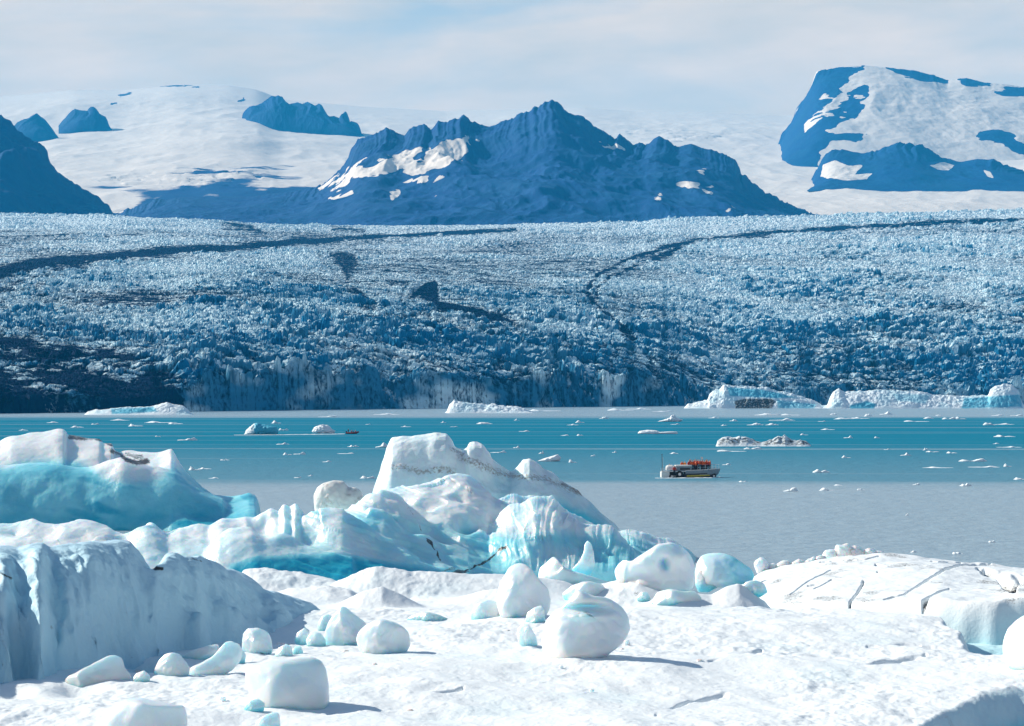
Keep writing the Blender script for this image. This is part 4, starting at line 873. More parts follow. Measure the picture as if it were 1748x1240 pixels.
boulder('small ice fin beside the squarish block', [(435, 1232), (452, 1220), (468, 1212), (476, 1216), (480, 1240), (475, 1252), (450, 1256), (435, 1250)], 1250, 0.7)
boulder('low ice chip in the shadow of the squarish block', [(415, 1210), (425, 1196), (440, 1192), (452, 1200), (450, 1214), (430, 1220), (418, 1218)], 1214, 0.9)
boulder('small pointed ice chip above the squarish block', [(497, 1112), (505, 1102), (514, 1102), (519, 1116), (516, 1124), (500, 1124), (494, 1120)], 1121, 0.9)
boulder('low flat ice slab behind the tilted log shaped block', [(302, 1122), (330, 1108), (355, 1100), (372, 1098), (375, 1108), (360, 1120), (330, 1130), (308, 1132)], 1128, 0.5)
b15 = boulder('holed ice boulder with a small turquoise window', [(1040, 970), (1048, 960), (1062, 952), (1080, 955), (1092, 945), (1108, 935), (1122, 926), (1146, 922), (1168, 930), (1184, 940), (1191, 952), (1189, 975), (1185, 1000), (1170, 1010), (1130, 1012), (1085, 1010), (1055, 1000), (1042, 985)], 1008, 0.6, n=180, nr=36,
        blue=lambda u, v, P: 0.08 + 0.7 * np.exp(-((u - 1133 - 0.4 * (v - 962)) / 5) ** 2 - ((v - 962) / 7) ** 2) + 0.5 * sst(985, 1010, v), amp=0.3, cuts=[(0.9, -0.5, 0, 0.75)])
carve(b15, 1134, 962, 7, 8, 1.0); carve(b15, 1095, 985, 26, 14, 0.5); carve(b15, 1165, 950, 14, 20, -0.4)
boulder('slender ice spike standing against the blue berg', [(1003, 918), (1010, 924), (1013, 940), (1016, 960), (1014, 976), (1000, 982), (980, 980), (976, 970), (988, 958), (996, 944), (998, 928)], 979, 0.7)
boulder('slanted ice slab with a crisp lit edge behind the tall boulder', [(908, 956), (922, 949), (940, 943), (948, 947), (955, 960), (980, 972), (1010, 980), (1040, 990), (1060, 996), (1055, 1006), (1000, 1010), (950, 1006), (920, 990), (910, 972)], 1002, 0.45, n=150, cuts=[(0.3, -0.9, 0.4, 0.6)], blue=lambda u, v, P: 0.1 + 0.4 * sst(960, 985, v))
boulder('sloping blue sided ice block beside the holed boulder', [(1188, 955), (1196, 944), (1212, 938), (1230, 940), (1248, 946), (1268, 958), (1285, 968), (1292, 980), (1285, 992), (1250, 998), (1215, 1002), (1192, 998), (1186, 975)], 994, 0.6, n=150, blue=lambda u, v, P: 0.25 + 0.5 * sst(1210, 1260, u), amp=0.25, amp2=0.6)
boulder('squat ice cube at the foot of the holed boulder', [(1188, 976), (1200, 972), (1216, 974), (1226, 982), (1225, 1002), (1210, 1010), (1192, 1010), (1186, 995)], 1006, 0.9)
boulder('big white ice boulder half outside the picture edge', [(1712, 1110), (1713, 1090), (1722, 1070), (1738, 1054), (1760, 1042), (1800, 1036), (1840, 1046), (1866, 1080), (1862, 1120), (1830, 1146), (1780, 1152), (1735, 1146), (1716, 1132)], 1146, 0.9, n=150, amp=0.15)
boulder('round grey white dirty ice lump behind the berg crest', [(536, 848), (541, 834), (552, 825), (570, 820), (588, 823), (594, 833), (606, 832), (616, 838), (622, 852), (618, 872), (600, 884), (565, 885), (545, 875), (537, 862)], 985, 0.8, mat='dirty_ice', n=150, amp2=0.5) if False else None
ice_body('ice_boulder', 'round grey white dirty ice lump behind the berg crest', 'ice boulder', [(536, 848), (541, 834), (552, 825), (570, 820), (588, 823), (594, 833), (606, 832), (616, 838), (622, 852), (624, 880), (618, 905), (600, 920), (565, 920), (545, 905), (537, 870)], 238, 3.4, 'dirty_ice', BG, n=150, nr=34, amp=0.22, ns=1.4, amp2=0.7, seed=4,
         dirt=lambda u, v, P: 0.25 + 0.3 * fbm3(P[:, 0] / 0.8, P[:, 1] / 0.8, P[:, 2] / 0.8, 7, 2))
for lab, out, base, dk in [
    ('low lumpy ice block in front of the holed boulder', [(1108, 1022), (1120, 1008), (1142, 1003), (1166, 1008), (1188, 1006), (1200, 1018), (1196, 1032), (1150, 1036), (1115, 1034)], 1032, 0.6),
    ('tilted ice plate half sunk in the drift below the slanted slab', [(956, 1010), (975, 996), (1004, 990), (1030, 996), (1042, 1010), (1030, 1022), (990, 1026), (962, 1022)], 1022, 0.6),
    ('flat ice plate on the open snow left of the tall rounded boulder', [(690, 1056), (705, 1046), (728, 1042), (748, 1047), (770, 1056), (758, 1064), (720, 1066), (698, 1064)], 1063, 0.6),
    ('jagged ice chunk between the conical mound and the wall berg', [(502, 1092), (508, 1078), (520, 1070), (528, 1078), (530, 1096), (522, 1106), (508, 1104)], 1104, 0.9),
    ('greyish ice wedge behind the squarish block', [(466, 1122), (474, 1106), (488, 1098), (498, 1104), (500, 1122), (492, 1130), (474, 1130)], 1128, 0.8),
    ('stubby ice chunk against the gritty round boulder', [(392, 1120), (400, 1108), (412, 1106), (420, 1118), (418, 1132), (404, 1138), (392, 1132)], 1135, 0.9),
    ('broken ice chunk beside the cracked floe edge', [(1262, 1004), (1274, 992), (1292, 988), (1306, 996), (1312, 1010), (1296, 1018), (1270, 1016)], 1015, 0.7),
    ('ice cobble in the hollow under the holed boulder', [(1086, 1020), (1094, 1010), (1106, 1010), (1112, 1022), (1106, 1032), (1092, 1032)], 1030, 0.9),
    ('rounded ice hump pressed against the tall rounded boulder', [(800, 1048), (812, 1030), (832, 1022), (852, 1028), (862, 1046), (856, 1060), (825, 1064), (804, 1060)], 1061, 0.8),
    ('small ice block at the foot of the wedge shaped slab', [(226, 1160), (232, 1148), (246, 1144), (256, 1152), (256, 1166), (242, 1172), (228, 1170)], 1169, 0.9)]:
    boulder(lab, out, base, dk, n=110)
crng = random.Random(9)
for (u, v, w, h) in [(1070, 1104, 13, 14), (1062, 1112, 10, 7), (590, 1116, 14, 8), (548, 1122, 12, 7), (572, 1126, 10, 6), (700, 1128, 9, 5), (480, 1104, 18, 9), (236, 1150, 14, 8), (640, 1136, 10, 5), (1096, 1092, 9, 5), (868, 1080, 10, 6), (958, 1140, 10, 5), (1195, 1130, 12, 6), (745, 1160, 9, 5), (1320, 1070, 11, 5), (610, 1180, 9, 5), (380, 1196, 14, 8), (700, 1215, 12, 6), (1010, 1180, 10, 5)]:
    n = 10; out = [(u + w * 0.5 * math.cos(6.283 * i / n) * crng.uniform(0.8, 1.15), v - h * 0.45 - h * 0.55 * math.sin(6.283 * i / n) * crng.uniform(0.75, 1.15)) for i in range(n)]
    d, z = floor_hit(u, v); wm = w / F * d
    ice_body('ice_crumb', 'little ice crumb on the open snow between the ice boulders', 'ice crumb', out, d + wm * 0.2, wm * 0.9, 'boulder', 'ice crumbs scattered on the snowy floe', n=48, nr=10, amp=0.1 * wm, ns=0.4 * wm, seed=int(u), amp2=0.6, sink=0.03)
# rubble along the far edge of the right floe
RG = 'rubble heaped along the far edge of the cracked floe'
rng = random.Random(4)
rub = [(1300, 962, 30, 20), (1318, 968, 20, 14), (1340, 964, 30, 15), (1365, 962, 26, 15), (1385, 958, 22, 16), (1402, 956, 24, 18), (1418, 948, 30, 22), (1440, 940, 36, 26), (1462, 942, 34, 20), (1484, 944, 34, 14), (1500, 946, 26, 10), (1430, 956, 22, 12), (1394, 966, 20, 9), (1455, 952, 20, 10)]
for k, (u, v, w, h) in enumerate(rub):
    n = 11; ph = [2 * math.pi * i / n for i in range(n)]
    out = [(u + w * 0.5 * math.cos(a) * rng.uniform(0.8, 1.1), v + h * 0.2 - h * 0.75 * math.sin(a) * rng.uniform(0.75, 1.1)) for a in ph]
    d = 216.0 if v < 950 else 213.0
    ice_body('ice_rubble', 'lump of white ice rubble heaped on the edge of the cracked floe', 'ice rubble', out, d, w / F * d * 0.9, 'boulder', RG, n=60, nr=14, amp=0.14, ns=0.5, seed=k, amp2=0.8, sig=0.8)

# ------------------------------------------------------------------ distant bergs on the lagoon
def far_berg(label, out, base, depthk=0.5, name='iceberg', cat='iceberg', group=None, **kw):
    d = dwater(base); us = [p[0] for p in out]; w = (max(us) - min(us)) / F * d
    kw.setdefault('n', 200); kw.setdefault('nr', 24); kw.setdefault('sig', 0.8); kw.setdefault('ex', 2.0)
    kw.setdefault('amp', 0.04 * w); kw.setdefault('ns', 0.10 * w); kw.setdefault('amp2', 2.2)
    return ice_body(name, label, cat, out, d + w * depthk * 0.3, w * depthk, 'far_berg', group, **kw)
def far_ridge(label, crest, base, wf, wb, seed, rug=2.0, cell=6.0, blue=None, dirt=None, pf=1.3, nu=520, nd=150):
    d = dwater(base); u0, u1 = crest[0][0], crest[-1][0]
    U, D = np.meshgrid(np.linspace(u0, u1, nu), np.linspace(d - wf * 0.05, d + wf + wb, nd))
    X = wx(U, D)
    z = ridge(U, D, crest, d + wf, wf, wb, -0.6, pf, 1.4, sig=0.7)
    f1, f2, rv, ox, oy = worley((X + 2 * fbm2(X / 9, D / 9, seed, 2)) / cell, D / cell, seed)
    k = sst(-0.3, 2.5, z)
    z = z + k * rug * (0.8 * (rv - 0.5) * sst(0.0, 0.3, f2 - f1) + 0.9 * ox * (rv - 0.4) + 0.7 * oy * (0.6 - rv) + 0.5 * fbm2(X / 2.4, D / 2.4, seed + 3, 3))
    V = vof(z, D)
    bl = np.full(U.shape, 0.12) + 0.3 * sst(0, 0.6, fbm2(X / 12, D / 12, seed + 7, 3))
    if blue: 
        for pl, a_ in blue: bl = np.maximum(bl, a_ * sst(-2, 3, inpoly(U, V, pl) + fbm2(X / 8, D / 8, seed + 9, 2)))
    di = np.zeros(U.shape)
    if dirt:
        for pl, a_ in dirt: di = np.maximum(di, a_ * sst(-2, 4, inpoly(U, V, pl)))
    o, P = finish('iceberg', label, 'iceberg', U, D, z, 'far_berg', bl, di)
    return o
far_ridge('grounded berg with a grey gritty front and blue sloping back', [(1160, 702), (1174, 692), (1190, 686), (1208, 683), (1211, 672), (1218, 666), (1228, 663), (1236, 655), (1244, 658), (1262, 659), (1285, 662), (1310, 663), (1330, 667), (1350, 672), (1368, 677), (1385, 683), (1400, 690), (1412, 702)], 697.5, 26, 30, 401, 1.7, 11.0,
    [([(1240, 660), (1300, 664), (1372, 680), (1320, 681), (1245, 677)], 1.0), ([(1326, 682), (1395, 689), (1390, 699), (1326, 699)], 0.9)], [([(1252, 683), (1270, 679), (1318, 679), (1326, 685), (1318, 700), (1254, 700)], 0.75)])
far_ridge('long low grounded berg with a tall knob at one end', [(1385, 702), (1398, 695), (1412, 692), (1417, 678), (1424, 668), (1432, 665), (1442, 670), (1460, 668), (1480, 669), (1500, 666), (1540, 667), (1570, 668), (1590, 673), (1615, 675), (1640, 676), (1686, 675), (1691, 664), (1700, 658), (1712, 655), (1726, 656), (1732, 662), (1738, 666), (1742, 680), (1750, 702)], 697.5, 26, 30, 411, 1.7, 13.0,
    [([(1450, 692), (1480, 684), (1497, 690), (1492, 700), (1450, 700)], 1.0), ([(1645, 679), (1745, 672), (1745, 696), (1640, 699)], 0.95), ([(1520, 670), (1590, 674), (1580, 690), (1530, 685)], 0.7)])
far_ridge('flat rumpled berg floating before the middle of the ice cliff', [(756, 708), (763, 702), (767, 691), (775, 684), (785, 685), (795, 687), (805, 689), (830, 690), (850, 691), (875, 694), (895, 698), (908, 703), (915, 708)], 705.5, 16, 18, 421, 1.4, 8.0)
far_ridge('low berg with a blue flank and a small white hump', [(140, 710), (150, 704), (165, 700), (190, 697), (230, 695), (252, 694), (268, 691), (285, 687), (300, 690), (314, 693), (322, 701), (332, 710)], 708.5, 16, 18, 431, 1.0, 9.0, [([(188, 697), (262, 694), (272, 704), (190, 709)], 1.0)])
far_berg('small bright turquoise berg with white edge on open water', [(417, 742), (420, 735), (428, 728), (433, 723), (440, 722), (447, 725), (460, 727), (472, 729), (475, 738), (473, 744), (450, 745), (425, 744)], 742, 0.6, blue=lambda u, v, P: 0.1 + 1.2 * sst(430, 440, u), amp=0.4, ns=3)
far_berg('small white dome shaped berg just ahead of the dinghy wake', [(532, 737), (536, 730), (545, 726), (552, 725), (562, 728), (567, 733), (573, 736), (570, 741), (550, 743), (536, 741)], 740, 0.7, amp=0.4, ns=3)
far_ridge('gravelly white ice raft beyond the tour boat', [(1218, 766), (1223, 760), (1225, 752), (1232, 748), (1250, 745), (1268, 747), (1283, 751), (1300, 755), (1318, 752), (1328, 747), (1334, 748), (1340, 744), (1350, 750), (1360, 753), (1368, 751), (1376, 754), (1382, 758), (1388, 766)], 762.5, 6, 7, 441, 0.9, 1.8, None, [([(1222, 746), (1386, 744), (1386, 762), (1222, 762)], 0.52)], nd=110)
far_berg('thin flat ice slab with a grey middle', [(1088, 740), (1092, 736), (1105, 734), (1120, 735), (1128, 738), (1140, 737), (1156, 737), (1157, 741), (1140, 743), (1100, 743)], 741, 0.4, amp=0.25, ns=2)
far_berg('pointed white floe drifting between the block berg and the boat', [(918, 787), (928, 783), (945, 778), (952, 776), (958, 781), (956, 787), (940, 790), (922, 790)], 788, 0.5, amp=0.15, ns=1.5)
far_berg('ragged white floe with a small peak near the ice cliff', [(1122, 720), (1135, 716), (1143, 714), (1146, 709), (1152, 709), (1156, 714), (1166, 717), (1160, 721), (1130, 721)], 720, 0.5, amp=0.5, ns=3)

# small drifting pieces
small = [(132, 730, 20, 4), (163, 725, 12, 3), (232, 728, 22, 6), (275, 722, 50, 4), (300, 724, 22, 4), (320, 752, 30, 6), (270, 746, 8, 3), (384, 786, 14, 4), (350, 801, 22, 4), (333, 803, 18, 9), (365, 817, 16, 3), (483, 759, 20, 5), (491, 777, 14, 6), (511, 776, 18, 6),
         (590, 775, 26, 3), (558, 789, 14, 3), (508, 816, 10, 4), (530, 813, 8, 3), (472, 723, 14, 6), (484, 735, 14, 6), (655, 764, 24, 11), (628, 817, 24, 7), (628, 725, 8, 3), (693, 729, 16, 3), (757, 722, 8, 4), (775, 729, 12, 2), (827, 724, 24, 4), (895, 737, 17, 3), (603, 763, 18, 4),
         (850, 773, 24, 4), (882, 765, 10, 5), (924, 775, 8, 6), (978, 790, 12, 8), (964, 744, 12, 3), (990, 744, 10, 4), (990, 722, 14, 6), (978, 726, 18, 3), (1031, 715, 14, 5), (882, 718, 8, 4), (1012, 779, 7, 4), (1049, 773, 7, 4), (1151, 775, 14, 3), (1152, 725, 14, 3), (1240, 794, 14, 4), (1218, 714, 16, 3), (1252, 719, 12, 4), (1236, 727, 10, 3),
         (1290, 726, 26, 5), (1318, 726, 20, 4), (1335, 718, 40, 5), (1310, 709, 40, 4), (1350, 709, 30, 3), (1403, 720, 12, 3), (1413, 734, 22, 3), (1424, 708, 12, 3), (1440, 716, 30, 4), (1468, 715, 30, 4), (1483, 711, 14, 5), (1513, 708, 20, 6), (1565, 720, 38, 3), (1585, 715, 16, 4), (1603, 710, 10, 3), (1620, 716, 20, 6), (1638, 716, 20, 7), (1702, 710, 18, 3), (1735, 710, 20, 3),
         (1690, 726, 20, 6), (1715, 725, 30, 3), (1373, 743, 12, 3), (1448, 748, 14, 5), (1497, 748, 8, 3), (1715, 746, 32, 4), (1700, 758, 10, 2), (1722, 764, 40, 3), (1445, 782, 14, 5), (1513, 768, 8, 3), (1546, 778, 16, 6), (1580, 769, 8, 5), (1592, 772, 20, 3), (1625, 774, 16, 4), (1660, 788, 42, 7), (1402, 807, 26, 7), (1600, 799, 50, 3), (1680, 798, 50, 4), (1720, 797, 12, 7), (1740, 819, 18, 5),
         (1250, 771, 44, 4), (1285, 767, 26, 5), (1268, 823, 12, 3), (1349, 839, 22, 9), (1412, 838, 24, 6), (1470, 837, 12, 4), (1430, 829, 14, 3), (1564, 828, 10, 4), (1648, 830, 18, 7), (1548, 880, 5, 5), (1635, 946, 14, 4), (1693, 926, 10, 4), (1560, 943, 10, 4), (40, 735, 14, 3), (90, 722, 18, 3), (205, 718, 30, 3), (560, 712, 30, 3), (660, 708, 40, 3), (930, 702, 50, 4), (1060, 701, 40, 4), (1090, 699, 40, 4), (1130, 703, 30, 2)]
sg = 'small pieces of ice drifting on the lagoon'
for k, (u, v, w, h) in enumerate(small):
    w *= 1.2
    n = 13; out = []
    bumps = [(rng.uniform(0.1, 0.9), rng.uniform(0.08, 0.28), rng.uniform(0.35, 1.0)) for _ in range(rng.choice([1, 2, 3]))]; hm = max(b_[2] for b_ in bumps)
    for i in range(n):
        t = i / (n - 1)
        prof = max([0.22] + [a_ / hm * math.exp(-((t - c_) / w_) ** 2) for c_, w_, a_ in bumps]) * rng.uniform(0.75, 1.1) * min(1, 0.3 + 6 * t * (1 - t))
        out.append((u - w / 2 + w * t, v - 0.85 * h * prof))
    out += [(u + w / 2, v + 1.0), (u, v + 1.6), (u - w / 2, v + 1.0)]
    if v < 716: lab = 'white ice fragment floating close to the foot of the glacier'
    elif v < 760: lab = 'small white ice piece drifting on the far teal water'
    elif v < 822: lab = 'small white ice piece drifting on the rippled teal water'
    else: lab = 'small ice piece drifting on the calm grey water'
    far_berg(lab, out, v, 0.55, name='drift_ice', cat='drift ice', group=sg, n=64, nr=10, sig=0.7, amp=0.012 * w, ns=0.6 + 0.05 * w, seed=k, amp2=1.0,
             blue=lambda uu, vv, P: 0.1 + 0 * uu)

# ------------------------------------------------------------------ boats and people
M['hull_white'] = simple('hull_paint_grey_white', (0.20, 0.27, 0.32), 0.4)
M['deck_white'] = simple('white_cover', (0.80, 0.80, 0.76), 0.5)
M['yellow'] = simple('yellow_stripe', (0.52, 0.44, 0.03), 0.45)
M['black'] = simple('black_rubber', (0.012, 0.014, 0.018), 0.6)
M['steel'] = simple('galvanised_rail', (0.6, 0.63, 0.65), 0.35, 0.6)
M['darkpaint'] = simple('dark_paint', (0.02, 0.025, 0.035), 0.5)
M['orange'] = simple('orange_jacket', (0.72, 0.11, 0.012), 0.7)
M['red'] = simple('red_jacket', (0.52, 0.03, 0.012), 0.7)
M['amber'] = simple('amber_jacket', (0.85, 0.33, 0.03), 0.7)
M['trousers'] = simple('dark_trousers', (0.02, 0.022, 0.035), 0.8)
M['skin'] = simple('skin', (0.55, 0.33, 0.24), 0.6)
M['hair'] = simple('dark_hair', (0.03, 0.02, 0.015), 0.7)
M['maroon'] = simple('maroon_rubber', (0.22, 0.012, 0.015), 0.5)
M['foam'] = simple('foam', (0.82, 0.88, 0.90), 0.8)

class MB:
    def __init__(s): s.v = []; s.f = []
    def add(s, v, f): b = len(s.v); s.v += [tuple(x) for x in v]; s.f += [tuple(b + i for i in q) for q in f]
    def box(s, x0, x1, y0, y1, z0, z1):
        s.add([(x0, y0, z0), (x1, y0, z0), (x1, y1, z0), (x0, y1, z0), (x0, y0, z1), (x1, y0, z1), (x1, y1, z1), (x0, y1, z1)],
              [(3, 2, 1, 0), (4, 5, 6, 7), (0, 1, 5, 4), (1, 2, 6, 5), (2, 3, 7, 6), (3, 0, 4, 7)])
    def tube(s, a, b, r0, r1=None, n=10):
        r1 = r0 if r1 is None else r1
        a = mathutils.Vector(a); b = mathutils.Vector(b); d = (b - a).normalized()
        p = d.orthogonal().normalized(); q = d.cross(p)
        v = []; 
        for c, r in ((a, r0), (b, r1)):
            for i in range(n):
                t = 2 * math.pi * i / n; v.append(c + (p * math.cos(t) + q * math.sin(t)) * r)
        f = [(i, (i + 1) % n, n + (i + 1) % n, n + i) for i in range(n)] + [tuple(range(n - 1, -1, -1)), tuple(range(n, 2 * n))]
        s.add(v, f)
    def loft(s, secs, closed=True, cap=True):
        n = len(secs[0]); v = [p for sec in secs for p in sec]; f = []
        m = n if closed else n - 1
        for k in range(len(secs) - 1):
            for i in range(m): f.append((k * n + i, k * n + (i + 1) % n, (k + 1) * n + (i + 1) % n, (k + 1) * n + i))
        if cap: f += [tuple(range(n - 1, -1, -1)), tuple(range((len(secs) - 1) * n, len(secs) * n))]
        s.add(v, f)
    def build(s, name, mat, parent=None, smooth=False, bevel=0.0):
        me = bpy.data.meshes.new(name); me.from_pydata(s.v, [], s.f); me.materials.append(mat)
        me.polygons.foreach_set('use_smooth', np.full(len(me.polygons), smooth, bool)); me.update()
        o = bpy.data.objects.new(name, me); col.objects.link(o)
        if parent is not None: o.parent = parent
        if bevel:
            m = o.modifiers.new('bevel', 'BEVEL'); m.width = bevel; m.segments = 2
        return o
def empty(name, loc, rz=0.0):
    o = bpy.data.objects.new(name, None); col.objects.link(o); o.location = loc; o.rotation_euler = (0, 0, rz); o.empty_display_size = 0.2
    return o

# --- a person: one skinned body, jacket and hair as children
def skin_mesh(name, verts, edges, radii, mat):
    me = bpy.data.meshes.new(name + '_src'); me.from_pydata(verts, edges, [])
    o = bpy.data.objects.new(name + '_src', me); col.objects.link(o)
    m = o.modifiers.new('skin', 'SKIN'); sv = me.skin_vertices[0].data
    for i, r in enumerate(radii): sv[i].radius = (r, r) if not isinstance(r, tuple) else r
    sv[0].use_root = True
    sb = o.modifiers.new('sub', 'SUBSURF'); sb.levels = 1; sb.render_levels = 1
    dg = bpy.context.evaluated_depsgraph_get()
    out = bpy.data.meshes.new_from_object(o.evaluated_get(dg)); out.name = name
    bpy.data.objects.remove(o); bpy.data.meshes.remove(me)
    out.materials.clear(); out.materials.append(mat)
    out.polygons.foreach_set('use_smooth', np.full(len(out.polygons), True, bool))
    return out
def person_meshes(pose):
    if pose == 'sit':
        leg = lambda s: [(0.10 * s, 0.0, 0.46), (0.12 * s, -0.42, 0.48), (0.12 * s, -0.46, 0.05), (0.12 * s, -0.58, 0.02)]
        hip, ch, nk = (0, 0, 0.5), (0, 0.02, 0.88), (0, 0.0, 1.06)
        arm = lambda s: [(0.19 * s, 0.02, 0.98), (0.26 * s, -0.04, 0.74), (0.20 * s, -0.26, 0.60), (0.17 * s, -0.34, 0.58)]
        hd = (0, -0.03, 1.24)
    else:
        leg = lambda s: [(0.10 * s, 0.0, 0.86), (0.12 * s, -0.02, 0.48), (0.13 * s, 0.02, 0.07), (0.13 * s, -0.12, 0.03)]
        hip, ch, nk = (0, 0, 0.93), (0, 0.01, 1.30), (0, 0.0, 1.47)
        if pose == 'hold': arm = lambda s: [(0.19 * s, 0.01, 1.40), (0.27 * s, -0.08, 1.16), (0.16 * s, -0.30, 1.28), (0.10 * s, -0.36, 1.36)]
        else: arm = lambda s: [(0.19 * s, 0.01, 1.40), (0.27 * s, 0.02, 1.12), (0.28 * s, -0.08, 0.88), (0.27 * s, -0.10, 0.80)]
        hd = (0, -0.02, 1.64)
    V = [hip, ch, nk, hd, (hd[0], hd[1] - 0.01, hd[2] + 0.10)]; E = [(0, 1), (1, 2), (2, 3), (3, 4)]; R = [(0.17, 0.13), (0.20, 0.13), 0.065, 0.105, 0.075]
    for s in (-1, 1):
        b = len(V); V += leg(s); E += [(0, b), (b, b + 1), (b + 1, b + 2), (b + 2, b + 3)]; R += [0.11, 0.075, 0.05, 0.045]
        b = len(V); V += arm(s); E += [(1, b), (b, b + 1), (b + 1, b + 2), (b + 2, b + 3)]; R += [0.075, 0.058, 0.045, 0.04]
    body = skin_mesh('person', V, E, R, M['trousers'])
    body.materials.append(M['skin'])
    ph = np.array([p.center[2] for p in body.polygons]); 
    mi = (ph > nk[2] - 0.01).astype(np.int32); body.polygons.foreach_set('material_index', mi)
    # jacket with sleeves, a little larger than the body
    V = [(hip[0], hip[1], hip[2] - 0.03), ch, (nk[0], nk[1], nk[2] - 0.02)]; E = [(0, 1), (1, 2)]; R = [(0.20, 0.165), (0.235, 0.165), 0.09]
    for s in (-1, 1):
        a = arm(s); b = len(V); V += a[:3]; E += [(1, b), (b, b + 1), (b + 1, b + 2)]; R += [0.10, 0.078, 0.062]
    jack = skin_mesh('jacket', V, E, R, None if False else M['orange'])
    hair = skin_mesh('hair', [(hd[0], hd[1] + 0.03, hd[2] + 0.02), (hd[0], hd[1] + 0.012, hd[2] + 0.115)], [(0, 1)], [0.108, 0.085], M['hair'])
    return body, jack, hair
PM = {p: person_meshes(p) for p in ('stand', 'hold', 'sit')}
def person(loc, rz, pose, colour, label, group, sc=1.0, hat=None):
    b, j, h = PM[pose]
    o = link('person', b, None, loc=loc); o.rotation_euler = (0, 0, rz); o.scale = (sc, sc, sc)
    tag(o, label, 'person', group)
    jm = j.copy(); jm.materials.clear(); jm.materials.append(M[colour]); link('jacket', jm, None, parent=o)
    hm = h
    if hat: hm = h.copy(); hm.materials.clear(); hm.materials.append(M[hat])
    link('hair' if not hat else 'woolly_hat', hm, None, parent=o)
    return o

